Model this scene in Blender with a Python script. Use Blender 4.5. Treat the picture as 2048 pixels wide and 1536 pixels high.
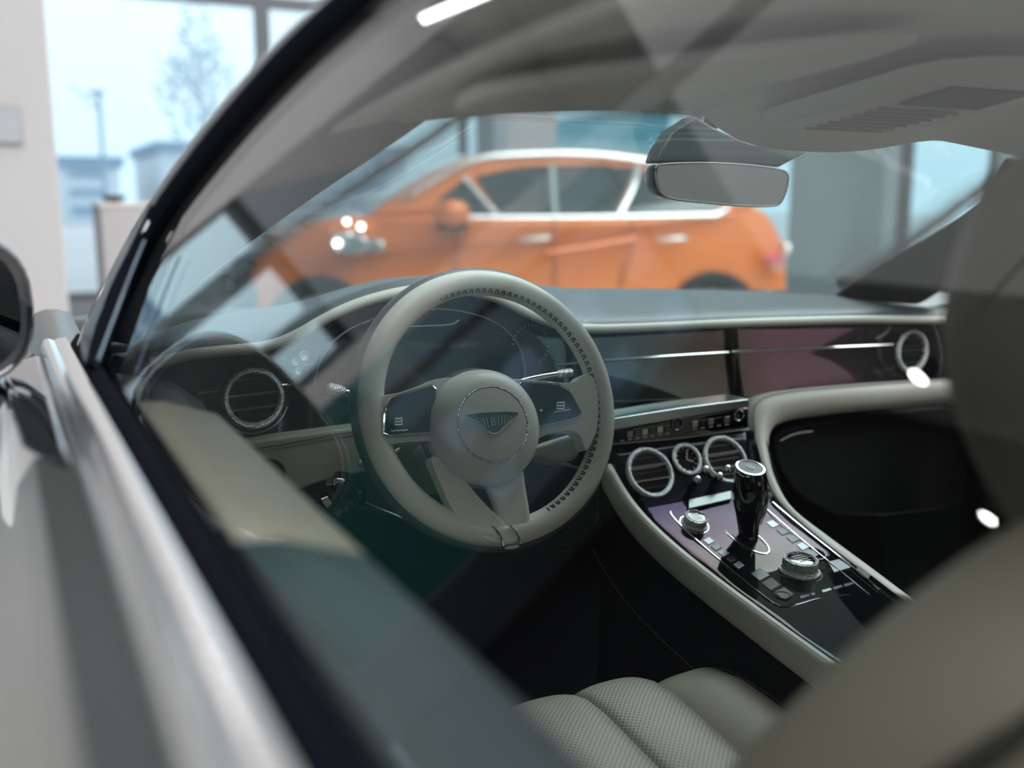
import bpy, bmesh, math, random
from mathutils import Vector, Matrix
random.seed(7)
for o in list(bpy.data.objects): bpy.data.objects.remove(o)
SC = bpy.context.scene
COL = SC.collection
V = Vector
# ------------------------------------------------------------------ camera
FPX = 2000.0
YAW, PIT = math.radians(27), math.radians(10.4)
CAM = V((-.895, 0, 1.20))
FW = V((math.sin(YAW)*math.cos(PIT), math.cos(YAW)*math.cos(PIT), -math.sin(PIT)))
RT = V((math.cos(YAW), -math.sin(YAW), 0))
UP = RT.cross(FW)
cd = bpy.data.cameras.new('camera'); cam = bpy.data.objects.new('camera', cd); COL.objects.link(cam)
cam.matrix_world = Matrix(((RT.x, UP.x, -FW.x, CAM.x), (RT.y, UP.y, -FW.y, CAM.y), (RT.z, UP.z, -FW.z, CAM.z), (0, 0, 0, 1)))
cd.sensor_width = 36; cd.lens = FPX/2048*36; cd.clip_start = .01; cd.clip_end = 400
cd.dof.use_dof = True; cd.dof.focus_distance = 1.24; cd.dof.aperture_fstop = 2.4
SC.camera = cam
# ------------------------------------------------------------------ world: even overcast sky
w = bpy.data.worlds.new('overcast_sky'); SC.world = w; w.use_nodes = True
nt = w.node_tree; nt.nodes.clear()
wo = nt.nodes.new('ShaderNodeOutputWorld'); bg = nt.nodes.new('ShaderNodeBackground')
tc = nt.nodes.new('ShaderNodeTexCoord'); sx = nt.nodes.new('ShaderNodeSeparateXYZ'); cr = nt.nodes.new('ShaderNodeValToRGB')
cr.color_ramp.elements[0].position = 0.0; cr.color_ramp.elements[0].color = (.54, .78, .90, 1)
cr.color_ramp.elements[1].position = .5; cr.color_ramp.elements[1].color = (.84, .91, .95, 1)
nt.links.new(tc.outputs['Generated'], sx.inputs[0]); nt.links.new(sx.outputs['Z'], cr.inputs[0])
nt.links.new(cr.outputs[0], bg.inputs[0]); nt.links.new(bg.outputs[0], wo.inputs[0])
bg.inputs[1].default_value = 1.12
SC.view_settings.view_transform = 'Standard'; SC.view_settings.look = 'None'
SC.view_settings.gamma = 1; SC.view_settings.use_curve_mapping = False; SC.view_settings.exposure = 0.45
SC.cycles.use_denoising = True
SC.cycles.max_bounces = 8; SC.cycles.transparent_max_bounces = 16
SC.cycles.diffuse_bounces = 3; SC.cycles.glossy_bounces = 4
SC.cycles.sample_clamp_indirect = 6; SC.cycles.caustics_reflective = False; SC.cycles.caustics_refractive = False
# ceiling lamps that light the hall (large soft panels)
CEIL = 7.4; FZ = -.16      # ceiling and hall floor height; the car stands on a low platform (z = 0)
def area_lamp(name, loc, sx_, sy_, power, col=(.98, .985, 1), rot=(0, 0, 0)):
    ld = bpy.data.lights.new(name, 'AREA'); ld.shape = 'RECTANGLE'; ld.size = sx_; ld.size_y = sy_; ld.energy = power; ld.color = col
    o = bpy.data.objects.new(name, ld); COL.objects.link(o); o.location = loc; o.rotation_euler = rot
    return o
LAMPS = [(-2.6, -3.6, 8, 5, 720), (6.0, 4.0, 8, 6, 880), (6.6, -3.6, 7, 5, 620), (-3.2, 7.0, 7, 5.5, 62)]  # last panel is added to brighten the reflected veil over the headliner

# ------------------------------------------------------------------ pixel -> place helpers
def ray(u, v): return FW + RT*((u-1024)/FPX) + UP*(-(v-768)/FPX)
def P(u, v, t): return CAM + ray(u, v)*t
def PX(u, v, x): d = ray(u, v); return CAM + d*((x-CAM.x)/d.x)
def PY(u, v, y): d = ray(u, v); return CAM + d*((y-CAM.y)/d.y)
def PZ(u, v, z): d = ray(u, v); return CAM + d*((z-CAM.z)/d.z)
GA = math.radians(26); GN = V((-math.cos(GA), 0, math.sin(GA))); GP = V((-.823, 0, 1.061))
def plane_hit(u, v, p0, n):
    d = ray(u, v); return CAM + d*((p0-CAM).dot(n)/d.dot(n))
def PG(u, v, off=0.0): return plane_hit(u, v, GP+GN*off, GN)
def lerp(a, b, t): return a+(b-a)*t
def interp(tab, x):
    if x <= tab[0][0]: return tab[0][1]
    for (a, fa), (b, fb) in zip(tab, tab[1:]):
        if x <= b: return lerp(fa, fb, (x-a)/(b-a) if b > a else 0)
    return tab[-1][1]
def resample(pts, n):
    pts = [V(p) for p in pts]; L = [0]
    for a, b in zip(pts, pts[1:]): L.append(L[-1]+(b-a).length)
    out = []
    for i in range(n):
        s = L[-1]*i/(n-1); k = 0
        while k < len(L)-2 and L[k+1] < s: k += 1
        d = L[k+1]-L[k]; out.append(pts[k].lerp(pts[k+1], (s-L[k])/d if d > 0 else 0))
    return out
def smooth(pts, it=2, closed=False):          # Chaikin corner cutting
    pts = [V(p) for p in pts]
    for _ in range(it):
        q = [] if closed else [pts[0]]
        n = len(pts)
        for i in range(n if closed else n-1):
            a, b = pts[i], pts[(i+1) % n]
            q += [a.lerp(b, .25), a.lerp(b, .75)]
        if not closed: q.append(pts[-1])
        pts = q
    return pts

# ------------------------------------------------------------------ materials (procedural)
MATS = {}
def M(name, col=(.5, .5, .5), rough=.5, metal=0.0, coat=0.0, spec=.5, bump=None, var=None, emit=None, sheen=0):
    if name in MATS: return MATS[name]
    m = bpy.data.materials.new(name); m.use_nodes = True; n = m.node_tree.nodes; l = m.node_tree.links
    b = n['Principled BSDF']
    b.inputs['Base Color'].default_value = (*col, 1); b.inputs['Roughness'].default_value = rough
    b.inputs['Metallic'].default_value = metal; b.inputs['Coat Weight'].default_value = coat; b.inputs['Coat Roughness'].default_value = .03
    b.inputs['Specular IOR Level'].default_value = spec; b.inputs['Sheen Weight'].default_value = sheen
    t = n.new('ShaderNodeTexCoord')
    vs, va = var or (6, .06)
    nz = n.new('ShaderNodeTexNoise'); nz.inputs['Scale'].default_value = vs; nz.inputs['Detail'].default_value = 4
    l.new(t.outputs['Object'], nz.inputs['Vector'])
    mx = n.new('ShaderNodeMix'); mx.data_type = 'RGBA'
    mx.inputs[6].default_value = (*[c*(1-va) for c in col], 1); mx.inputs[7].default_value = (*[min(1, c*(1+va)) for c in col], 1)
    l.new(nz.outputs[0], mx.inputs[0]); l.new(mx.outputs[2], b.inputs['Base Color'])
    if bump:
        s, k = bump[:2]
        if len(bump) > 2 and bump[2] == 'voronoi':
            tx = n.new('ShaderNodeTexVoronoi')
        else:
            tx = n.new('ShaderNodeTexNoise'); tx.inputs['Detail'].default_value = 2
        tx.inputs['Scale'].default_value = s; l.new(t.outputs['Object'], tx.inputs['Vector'])
        bp = n.new('ShaderNodeBump'); bp.inputs['Strength'].default_value = k; bp.inputs['Distance'].default_value = .002
        l.new(tx.outputs[0], bp.inputs['Height']); l.new(bp.outputs[0], b.inputs['Normal'])
    if emit: b.inputs['Emission Color'].default_value = (*emit[0], 1); b.inputs['Emission Strength'].default_value = emit[1]
    MATS[name] = m; return m
def glass(name, tint=(.9, .95, .95), f0=.04, rough=0.0):
    """thin sheet glass: see-through with a Fresnel reflection on each face"""
    if name in MATS: return MATS[name]
    m = bpy.data.materials.new(name); m.use_nodes = True; n = m.node_tree.nodes; l = m.node_tree.links; n.clear()
    out = n.new('ShaderNodeOutputMaterial'); mix = n.new('ShaderNodeMixShader')
    tr = n.new('ShaderNodeBsdfTransparent'); tr.inputs[0].default_value = (*tint, 1)
    gl = n.new('ShaderNodeBsdfGlossy'); gl.inputs['Roughness'].default_value = rough
    ge = n.new('ShaderNodeNewGeometry'); dt = n.new('ShaderNodeVectorMath'); dt.operation = 'DOT_PRODUCT'
    l.new(ge.outputs['Incoming'], dt.inputs[0]); l.new(ge.outputs['Normal'], dt.inputs[1])
    def mt(op, a, b=None):
        q = n.new('ShaderNodeMath'); q.operation = op
        for i, x in enumerate((a, b)):
            if x is None: continue
            if isinstance(x, (int, float)): q.inputs[i].default_value = x
            else: l.new(x, q.inputs[i])
        return q.outputs[0]
    c = mt('ABSOLUTE', dt.outputs['Value']); k = mt('POWER', mt('SUBTRACT', 1.0, c), 5.0)
    f = mt('ADD', mt('MULTIPLY', k, 1-f0), f0)
    l.new(f, mix.inputs[0]); l.new(tr.outputs[0], mix.inputs[1]); l.new(gl.outputs[0], mix.inputs[2]); l.new(mix.outputs[0], out.inputs[0])
    MATS[name] = m; return m
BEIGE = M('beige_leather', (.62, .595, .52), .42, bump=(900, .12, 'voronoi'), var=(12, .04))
BEIGE_S = M('seat_back_leather_shaded', (.27, .240, .18), .5, bump=(700, .12, 'voronoi'), var=(9, .05))  # cream leather darkened to carry the shade on the seat back
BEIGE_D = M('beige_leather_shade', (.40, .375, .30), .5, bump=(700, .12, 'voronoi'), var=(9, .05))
NAVY = M('dark_leather', (.060, .075, .082), .36, bump=(800, .18, 'voronoi'), var=(14, .1))
CARPET = M('black_carpet', (.012, .012, .014), .95, bump=(600, .5), spec=.1)
PIANO = M('piano_black', (.004, .004, .005), .03, coat=1.0, spec=.6)
GLOSSB = M('gloss_black', (.008, .009, .013), .08, coat=.8)
RUBBER = M('black_rubber', (.005, .006, .010), .8, bump=(300, .1), spec=.05)
SATIN = M('satin_black', (.015, .015, .016), .4)
CHROME = M('chrome', (.75, .77, .78), .08, 1.0, var=(40, .05))
KNURL = M('knurled_chrome', (.66, .67, .66), .16, 1.0, bump=(700, .7, 'voronoi'))
SATINM = M('satin_metal', (.62, .63, .63), .25, 1.0)
SILL = M('polished_sill_metal', (.97, .97, .97), .20, 1.0, var=(3, .05))
PAINT = M('pearl_grey_paint', (.060, .064, .062), .30, .1, spec=.3, var=(2, .03))
HEADL = M('headliner_fabric', (.80, .79, .76), .9, bump=(500, .25), spec=.15)
PILLAR = M('pillar_fabric', (.30, .295, .28), .9, bump=(500, .25), spec=.15)
THREAD = M('dark_thread', (.03, .03, .03), .8)
LTHREAD = M('light_thread', (.62, .60, .53), .8)
SIDEG = glass('side_window_glass', (.965, .98, .975), .045)
WINDG = glass('windscreen_glass', (.90, .975, .985), .04)
MIRRG = M('mirror_glass', (.22, .24, .235), .015, 1.0)
DMIRR = M('dimmed_mirror_glass', (.05, .06, .06), .03, 1.0)
ORANGE = M('orange_paint', (.86, .20, .018), .3, .15, coat=.9, var=(3, .05))
WHITEW = M('white_plaster', (.45, .44, .445), .8, var=(2, .03), bump=(60, .05))
CEILM = M('ceiling_plaster', (.66, .65, .63), .85, var=(1, .03))
FLOORM = M('grey_polished_floor', (.58, .57, .55), .3, coat=.2, var=(1.2, .06))
DKGREY = M('dark_grey_panel', (.11, .12, .13), .6)
FRAMEM = M('window_frame_grey', (.10, .12, .14), .4)
# perforated leather
def perforated():
    m = M('perforated_leather', (.36, .345, .285), .5).copy(); n = m.node_tree.nodes; l = m.node_tree.links
    b = n['Principled BSDF']; t = n.new('ShaderNodeTexCoord'); mp = n.new('ShaderNodeMapping'); mp.inputs['Scale'].default_value = (210, 210, 210)
    mp.inputs['Rotation'].default_value = (0, 0, math.radians(45))
    l.new(t.outputs['Object'], mp.inputs[0]); sp = n.new('ShaderNodeSeparateXYZ'); l.new(mp.outputs[0], sp.inputs[0])
    def mt(op, a, b=None):
        q = n.new('ShaderNodeMath'); q.operation = op
        for i, x in enumerate((a, b)):
            if x is None: continue
            if isinstance(x, (int, float)): q.inputs[i].default_value = x
            else: l.new(x, q.inputs[i])
        return q.outputs[0]
    fx = mt('SUBTRACT', mt('FRACT', sp.outputs[0]), .5); fy = mt('SUBTRACT', mt('FRACT', sp.outputs[1]), .5)
    r2 = mt('ADD', mt('MULTIPLY', fx, fx), mt('MULTIPLY', fy, fy)); hole = mt('LESS_THAN', r2, .055)
    mx = n.new('ShaderNodeMix'); mx.data_type = 'RGBA'; mx.inputs[6].default_value = (.36, .345, .285, 1); mx.inputs[7].default_value = (.05, .05, .045, 1)
    l.new(hole, mx.inputs[0]); l.new(mx.outputs[2], b.inputs['Base Color'])
    return m
PERF = perforated()

# ------------------------------------------------------------------ mesh helpers
def tag(o, label=None, cat=None, group=None, kind=None):
    if label: o['label'] = label
    if cat: o['category'] = cat
    if group: o['group'] = group
    if kind: o['kind'] = kind
    return o
PINV = {}
def link(name, me, parent=None, **k):
    o = bpy.data.objects.new(name, me); COL.objects.link(o)
    if parent is not None:
        o.parent = parent
        if parent.name in PINV: o.matrix_parent_inverse = PINV[parent.name]
    return tag(o, **k)
def thing(name, loc, label, cat, group=None):
    o = bpy.data.objects.new(name, None); COL.objects.link(o); o.location = loc; o.empty_display_size = .1
    PINV[o.name] = Matrix.Translation(V(loc)).inverted()
    return tag(o, label, cat, group)
def mk(name, verts, faces, mat, parent=None, sm=True, bevel=0, solid=0, sub=0, **k):
    me = bpy.data.meshes.new(name); me.from_pydata([tuple(v) for v in verts], [], faces)
    bm = bmesh.new(); bm.from_mesh(me); bmesh.ops.recalc_face_normals(bm, faces=bm.faces); bm.to_mesh(me); bm.free()
    me.materials.append(mat)
    if sm: me.polygons.foreach_set('use_smooth', [True]*len(me.polygons))
    o = link(name, me, parent, **k)
    if solid:
        s = o.modifiers.new('solid', 'SOLIDIFY'); s.thickness = solid; s.offset = 0
    if bevel:
        b = o.modifiers.new('bevel', 'BEVEL'); b.width = bevel; b.segments = 3; b.limit_method = 'ANGLE'; b.angle_limit = math.radians(35)
        if sm: b.harden_normals = False
    if sub:
        s = o.modifiers.new('sub', 'SUBSURF'); s.levels = sub; s.render_levels = sub
    if sm and (bevel or not sub): smooth_angle(o)
    return o
def smooth_angle(o, ang=40):
    me = o.data
    bm = bmesh.new(); bm.from_mesh(me)
    for e in bm.edges:
        if len(e.link_faces) == 2 and e.calc_face_angle(0) > math.radians(ang): e.smooth = False
    bm.to_mesh(me); bm.free()
def gridf(nr, nc, cr=False, cc=False, base=0):
    f = []
    for i in range(nr if cr else nr-1):
        for j in range(nc if cc else nc-1):
            a = i*nc+j; b = i*nc+(j+1) % nc; c = ((i+1) % nr)*nc+(j+1) % nc; d = ((i+1) % nr)*nc+j
            f.append((base+a, base+b, base+c, base+d))
    return f
def loft(name, rows, mat, parent=None, n=None, closed=False, cap=False, cyc=False, **k):
    if n: rows = [resample(r, n) for r in rows]
    nc = len(rows[0]); verts = [p for r in rows for p in r]
    f = gridf(len(rows), nc, cr=cyc, cc=closed)
    if cap: f += [tuple(range(nc)), tuple(range((len(rows)-1)*nc, len(rows)*nc))]
    return mk(name, verts, f, mat, parent, **k)
def tube_vf(path, r, n=8, closed=False, flat=1.0, upv=V((0, 0, 1)), base=0, taper=None):
    path = [V(p) for p in path]; m = len(path); vs = []
    for i, p in enumerate(path):
        a = path[(i-1) % m] if (closed or i > 0) else p; b = path[(i+1) % m] if (closed or i < m-1) else p
        t = (b-a).normalized(); s = t.cross(upv)
        if s.length < 1e-4: s = t.cross(V((1, 0, 0)))
        s.normalize(); q = s.cross(t).normalized()
        rr = r*(taper[i] if taper else 1)
        for j in range(n):
            an = 2*math.pi*j/n; vs.append(p+s*(math.cos(an)*rr)+q*(math.sin(an)*rr*flat))
    f = gridf(m, n, cr=closed, cc=True, base=base)
    if not closed: f += [tuple(base+j for j in range(n)), tuple(base+(m-1)*n+j for j in range(n))]
    return vs, f
def tube(name, path, r, mat, parent=None, n=8, closed=False, flat=1.0, upv=V((0, 0, 1)), taper=None, **k):
    vs, f = tube_vf(path, r, n, closed, flat, upv, 0, taper); return mk(name, vs, f, mat, parent, **k)
def prism(name, outline, nrm, thick, mat, parent=None, **k):
    nrm = V(nrm); n = len(outline); vs = [V(p) for p in outline]+[V(p)+nrm*thick for p in outline]
    f = [tuple(range(n)), tuple(range(2*n-1, n-1, -1))]+[(i, (i+1) % n, n+(i+1) % n, n+i) for i in range(n)]
    return mk(name, vs, f, mat, parent, **k)
def box(name, lo, hi, mat, parent=None, **k):
    x0, y0, z0 = lo; x1, y1, z1 = hi
    vs = [(x0, y0, z0), (x1, y0, z0), (x1, y1, z0), (x0, y1, z0), (x0, y0, z1), (x1, y0, z1), (x1, y1, z1), (x0, y1, z1)]
    f = [(0, 3, 2, 1), (4, 5, 6, 7), (0, 1, 5, 4), (1, 2, 6, 5), (2, 3, 7, 6), (3, 0, 4, 7)]
    return mk(name, vs, f, mat, parent, sm=k.pop('sm', False), **k)
def many_boxes(items, base=0):
    vs = []; fs = []
    for lo, hi in items:
        b = len(vs); x0, y0, z0 = lo; x1, y1, z1 = hi
        vs += [(x0, y0, z0), (x1, y0, z0), (x1, y1, z0), (x0, y1, z0), (x0, y0, z1), (x1, y0, z1), (x1, y1, z1), (x0, y1, z1)]
        fs += [tuple(b+i for i in f) for f in [(0, 3, 2, 1), (4, 5, 6, 7), (0, 1, 5, 4), (1, 2, 6, 5), (2, 3, 7, 6), (3, 0, 4, 7)]]
    return vs, fs
def frame(o, z, xh=V((1, 0, 0))):
    z = V(z).normalized(); x = (V(xh)-z*V(xh).dot(z)).normalized(); y = z.cross(x)
    return lambda a, b, c=0.0: V(o)+x*a+y*b+z*c
def lathe(name, fr, prof, mat, parent=None, n=40, cap=True, sq=1.0, **k):
    rows = [[fr(math.cos(2*math.pi*j/n)*r, math.sin(2*math.pi*j/n)*r*sq, h) for j in range(n)] for r, h in prof]
    return loft(name, rows, mat, parent, closed=True, cap=cap, **k)
def torus(name, fr, R, r1, r2, mat, parent=None, n=72, m=14, h=0, sq=1.0, **k):
    rows = []
    for i in range(n):
        a = 2*math.pi*i/n
        rows.append([fr(math.cos(a)*(R+math.cos(2*math.pi*j/m)*r1), math.sin(a)*(R+math.cos(2*math.pi*j/m)*r1)*sq, h+math.sin(2*math.pi*j/m)*r2) for j in range(m)])
    return loft(name, rows, mat, parent, closed=True, cyc=True, **k)
def text(name, s, fr, size, mat, parent, depth=.0006, align='CENTER'):
    cu = bpy.data.curves.new(name, 'FONT'); cu.body = s; cu.size = size; cu.align_x = align; cu.align_y = 'CENTER'; cu.extrude = depth; cu.resolution_u = 3
    t = bpy.data.objects.new(name, cu); COL.objects.link(t); dg = bpy.context.evaluated_depsgraph_get()
    me = bpy.data.meshes.new_from_object(t.evaluated_get(dg)); bpy.data.objects.remove(t)
    for v in me.vertices: v.co = fr(v.co.x, v.co.y, v.co.z)
    me.materials.clear(); me.materials.append(mat)
    return link(name, me, parent)
def ell(a, b, n=32): return [(math.cos(2*math.pi*i/n)*a, math.sin(2*math.pi*i/n)*b) for i in range(n)]
# ================================================================== SETTING
X0, X1, Y0, Y1 = -9.0, 15.0, -7.0, 12.0
def struct(name, lo, hi, mat, **k): return box(name, lo, hi, mat, kind='structure', **k)
struct('floor', (X0, Y0, FZ-.2), (X1, Y1, FZ), FLOORM)
struct('trim_5', (X0, Y1-.13, FZ), (X1, Y1+.1, .12), M('plinth_grey', (.2, .22, .24), .5))
box('display_platform', (-1.15, -3.0, FZ), (1.6, 3.0, 0), M('platform_grey', (.62, .62, .62), .35, coat=.2), None, bevel=.01, label='low grey display platform under the coupe', cat='platform')
struct('ceiling', (X0, Y0, CEIL), (X1, Y1, CEIL+.2), CEILM)
struct('wall_back', (X0, Y0-.2, 0), (X1, Y0, CEIL), M('back_wall_grey', (.42, .42, .42), .8))
struct('wall_right', (X1, Y0, 0), (X1+.2, Y1, CEIL), WHITEW)
# front glass wall: panes between dark posts
BARS = [-9, -7.4, -5.8, -4.05, -3.1, -2.35]
def window(n, x0, x1, z0, z1, y=Y1, tr=None):
    vs, fs = many_boxes([((x0, y-.06, z0), (x0+.08, y+.06, z1)), ((x1-.08, y-.06, z0), (x1, y+.06, z1)), ((x0+.08, y-.06, z0), (x1-.08, y+.06, z0+.1)), ((x0+.08, y-.06, z1-.1), (x1-.08, y+.06, z1))]
                        + ([((x0+.08, y-.06, tr), (x1-.08, y+.06, tr+.13))] if tr else []))
    fr = mk('window_%d' % n, vs, fs, FRAMEM, kind='structure', sm=False)
    if tr:
        box('pane', (x0+.08, y-.005, z0+.1), (x1-.08, y+.005, tr), PANEG, fr); box('pane', (x0+.08, y-.005, tr+.13), (x1-.08, y+.005, z1-.1), PANEG, fr)
    else: box('pane', (x0+.08, y-.005, z0+.1), (x1-.08, y+.005, z1-.1), PANEG, fr)
PANEG = glass('window_pane_glass', (.985, .995, 1.0), .03)
window(1, -7.95, -5.3, .1, CEIL); window(2, -5.3, -4.5, .1, CEIL); window(3, -4.42, -3.82, .1, 2.97); window(4, -3.80, -2.96, .1, 2.97); window(13, -2.80, -2.15, .1, 2.97)
window(5, -.9, 2.0, .1, CEIL, tr=3.36); window(6, 2.0, 4.55, .1, CEIL, tr=3.36)
window(7, 5.2, 8.2, .1, CEIL, tr=4.3); window(8, 8.2, 10.6, .1, 3.9); window(9, 11.0, 12.3, .1, 3.3); window(10, 12.5, 14.6, .1, 3.6)
BLACKP = M('black_frame', (.012, .014, .018), .5)
struct('wall_front', (-4.5, Y1-.06, 3.05), (-2.1, Y1+.1, CEIL), WHITEW)
struct('trim_1', (-4.5, Y1-.12, 2.97), (-2.1, Y1+.1, 3.09), BLACKP)
struct('trim_2', (-2.96, Y1-.12, 0), (-2.80, Y1+.1, 2.97), BLACKP)
struct('trim_3', (-3.82, Y1-.12, 0), (-3.80, Y1+.1, 2.97), BLACKP)
struct('wall_front_infill', (-4.5, Y1-.1, FZ), (-4.42, Y1+.1, 2.97), BLACKP)
struct('wall_front_side', (-9, Y1-.1, FZ), (-7.95, Y1+.1, CEIL), DKGREY)
struct('trim_4', (-2.15, Y1-.12, 0), (-2.10, Y1+.1, 2.97), BLACKP)
prism('wall_front_panel', [(-2.14, Y1-.07, 3.09), (-2.75, Y1-.07, 4.35), (-3.6, Y1-.07, 5.6), (-4.5, Y1-.07, 6.4), (-4.5, Y1-.07, 3.09)], (0, -1, 0), .03, M('slate_panel', (.30, .34, .38), .6), None, sm=False, kind='structure')
struct('wall_front_pier', (-2.1, Y1-.1, FZ), (-.9, Y1+.1, CEIL), WHITEW)
struct('wall_front_lintel', (8.2, Y1-.1, 3.9), (10.6, Y1+.1, CEIL), DKGREY)
struct('wall_front_post', (10.6, Y1-.1, 0), (11.0, Y1+.1, CEIL), DKGREY)
struct('wall_front_corner', (11.0, Y1-.08, 3.6), (15.0, Y1+.1, CEIL), WHITEW)
struct('wall_front_end', (12.3, Y1-.1, 0), (12.5, Y1+.1, 3.6), DKGREY)
struct('wall_front_edge', (14.6, Y1-.1, 0), (15.0, Y1+.1, 3.6), WHITEW)
# left wall: glazed bays with solid dark bays between
struct('wall_left', (X0-.2, Y0, 0), (X0, Y1, CEIL), M('charcoal_wall', (.018, .020, .022), .8))
# columns
def column(x0, x1, y0, y1, mat=WHITEW):
    return struct('column', (x0, y0, FZ), (x1, y1, CEIL), mat, bevel=.01)
c1 = column(-1.42, -.575, 6.0, 6.9); column(-2.74, -2.6, 6.0, 6.14)
c3 = column(4.65, 5.32, 11.0, 11.6)
box('cladding_strip', (4.47, 11.0, 0), (4.65, 11.5, CEIL), M('grey_blue_cladding', (.30, .34, .40), .5), c3)
# plaque on the near column
pl = thing('wall_plaque', PY(15, 250, 5.98), 'small grey rectangular plaque on the near white column', 'sign')
a = PY(-30, 215, 5.985); b = PY(43, 286, 5.985)
box('plate', (a.x, 5.975, b.z), (b.x, 5.998, a.z), M('plaque_grey', (.36, .38, .40), .5), pl, bevel=.004)
box('border', (a.x-.012, 5.985, b.z-.012), (b.x+.012, 6.0, a.z+.012), M('plaque_edge', (.28, .29, .30), .5), pl, bevel=.004)
# ceiling lamps
for i, (x, y, a, b, e) in enumerate(LAMPS):
    t = thing('ceiling_panel_light', (x, y, CEIL), ['white ceiling light panel above and behind the camera', 'white ceiling light panel over the passenger side and the orange car', 'white ceiling light panel at the back right', 'added dim ceiling panel that brightens the glass veil over the headliner'][i], 'ceiling light', 'ceiling light panels')
    fr_v, fr_f = many_boxes([((x-a/2-.08, y-b/2-.08, CEIL-.06), (x+a/2+.08, y-b/2, CEIL)), ((x-a/2-.08, y+b/2, CEIL-.06), (x+a/2+.08, y+b/2+.08, CEIL)), ((x-a/2-.08, y-b/2, CEIL-.06), (x-a/2, y+b/2, CEIL)), ((x+a/2, y-b/2, CEIL-.06), (x+a/2+.08, y+b/2, CEIL))])
    mk('housing', fr_v, fr_f, CEILM, t, sm=False)
    L = area_lamp('panel_lamp', (x, y, CEIL-.03), a, b, e)
def spot(x, y, lab, r=.05, e=150, z=None):
    z = z or CEIL-.16
    t = thing('ceiling_spotlight', (x, y, CEIL), lab, 'spotlight', 'ceiling spotlights')
    f_ = frame((x, y, z), (0, 0, 1))
    if z < CEIL-.2: tube('drop_rod', [(x, y, z+.15), (x, y, CEIL)], .012, SATIN, t, n=8)
    lathe('housing', f_, [(r*1.2, .16), (r*1.3, .0), (r*1.02, -.004), (r, .02)], SATIN, t, n=16)
    lathe('lens', f_, [(r, .015), (r*.9, .006), (.002, .004)], M('lamp_lens', (1, 1, 1), .5, emit=((1, .96, .92), e)), t, n=16)
def place_reflected(u, v, zc):   # where a lamp on the ceiling has to hang for its mirror image in the side glass
    d = ray(u, v); h = PG(u, v); r = d-GN*(2*d.dot(GN)); k = (zc-h.z)/r.z; return h+r*k
for u, v, lab in ((1835, 755, 'ceiling spotlight mirrored as a bright dot by the passenger air vent'), (1975, 1037, 'ceiling spotlight mirrored as a bright dot on the seat backrest')):
    p = place_reflected(u, v, 5.0); spot(p.x, p.y, lab, .075, 60, 5.0)
# linear lamp mirrored at the top edge of the glass
pa, pb = place_reflected(842, 40, 3.5), place_reflected(1000, -25, 3.5); print('linear', pa, pb)
t = thing('linear_pendant_light', ((pa+pb)/2)+V((0, 0, .2)), 'slim white linear light mirrored as a bright bar at the top of the side window', 'ceiling light')
dirn = (pb-pa).normalized(); sd = dirn.cross(V((0, 0, 1))).normalized()*.024
prism('diffuser', [pa-sd, pb-sd, pb+sd, pa+sd], (0, 0, 1), .03, M('diffuser', (1, 1, 1), .5, emit=((1, .98, .95), 9)), t, sm=False)
prism('housing', [pa-sd*1.1+V((0, 0, .03)), pb-sd*1.1+V((0, 0, .03)), pb+sd*1.1+V((0, 0, .03)), pa+sd*1.1+V((0, 0, .03))], (0, 0, 1), .17, SATIN, t, sm=False)
for p_ in (pa, pb): tube('drop_rod', [p_.lerp((pa+pb)/2, .1)+V((0, 0, .19)), V((p_.lerp((pa+pb)/2, .1).x, p_.lerp((pa+pb)/2, .1).y, CEIL))], .012, SATIN, t, n=8)
# spotlights over the orange car (they sparkle on its paint)
for x, y, q_ in ((1.2, 4.2, 'in front of the orange car bonnet'), (2.4, 4.9, 'above the orange car windscreen'), (3.6, 3.6, 'between the two cars'), (5.0, 4.4, 'above the orange car tail'), (.4, 5.4, 'beside the near white column')):
    spot(x, y, 'small round ceiling spotlight '+q_, .06, 60)
# white counter with a dark box on top
a = PY(198, 405, 8.5); b = PY(300, 405, 8.5)
t = thing('white_counter', (a.x+.4, 8.8, FZ), 'white counter block standing by the left window', 'counter')
box('body', (a.x, 8.5, FZ), (a.x+.95, 9.1, a.z-.03), WHITEW, t, bevel=.01)
box('top', (a.x-.01, 8.49, a.z-.03), (a.x+.96, 9.11, a.z), M('counter_top', (.74, .70, .68), .4), t, bevel=.005)
f_ = frame((a.x+.13, 8.7, a.z), (0, 0, 1))
lathe('black_bowl', f_, [(.03, 0), (.07, .01), (.10, .05), (.095, .055), (.06, .02), (.01, .012)], SATIN, None, n=24, label='black bowl standing on the white counter by the window', cat='bowl')
# outside
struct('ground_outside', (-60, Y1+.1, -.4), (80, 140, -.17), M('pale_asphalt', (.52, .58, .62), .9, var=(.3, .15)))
PB = M('hazy_pale_blue', (.34, .47, .60), .8); PB2 = M('pale_white_facade', (.62, .72, .80), .8); PBW = M('far_window', (.28, .42, .56), .3)  # first tone, used on the street lamp, has haze painted in
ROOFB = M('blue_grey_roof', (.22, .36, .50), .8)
def building(x0, x1, y0, y1, h, lab, mat=PB2, nf=3, roof=True, step=4.0, rm=ROOFB):
    t = thing('building', ((x0+x1)/2, (y0+y1)/2, 0), lab, 'building', 'buildings beyond the windows')
    box('wall', (x0, y0, -.18), (x1, y1, h), mat, t)
    if roof: box('roof', (x0-.3, y0-.3, h), (x1+.3, y1+.3, h+.6), rm, t)
    fh = h/nf; nx = max(1, int((x1-x0)/step))
    for i in range(nx):
        for j in range(nf):
            xx = x0+(x1-x0)*(i+.3)/nx
            f = box('window', (xx, y0-.08, j*fh+fh*.35), (xx+(x1-x0)/nx*.45, y0+.02, j*fh+fh*.8), PBW, t)
    return t
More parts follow.
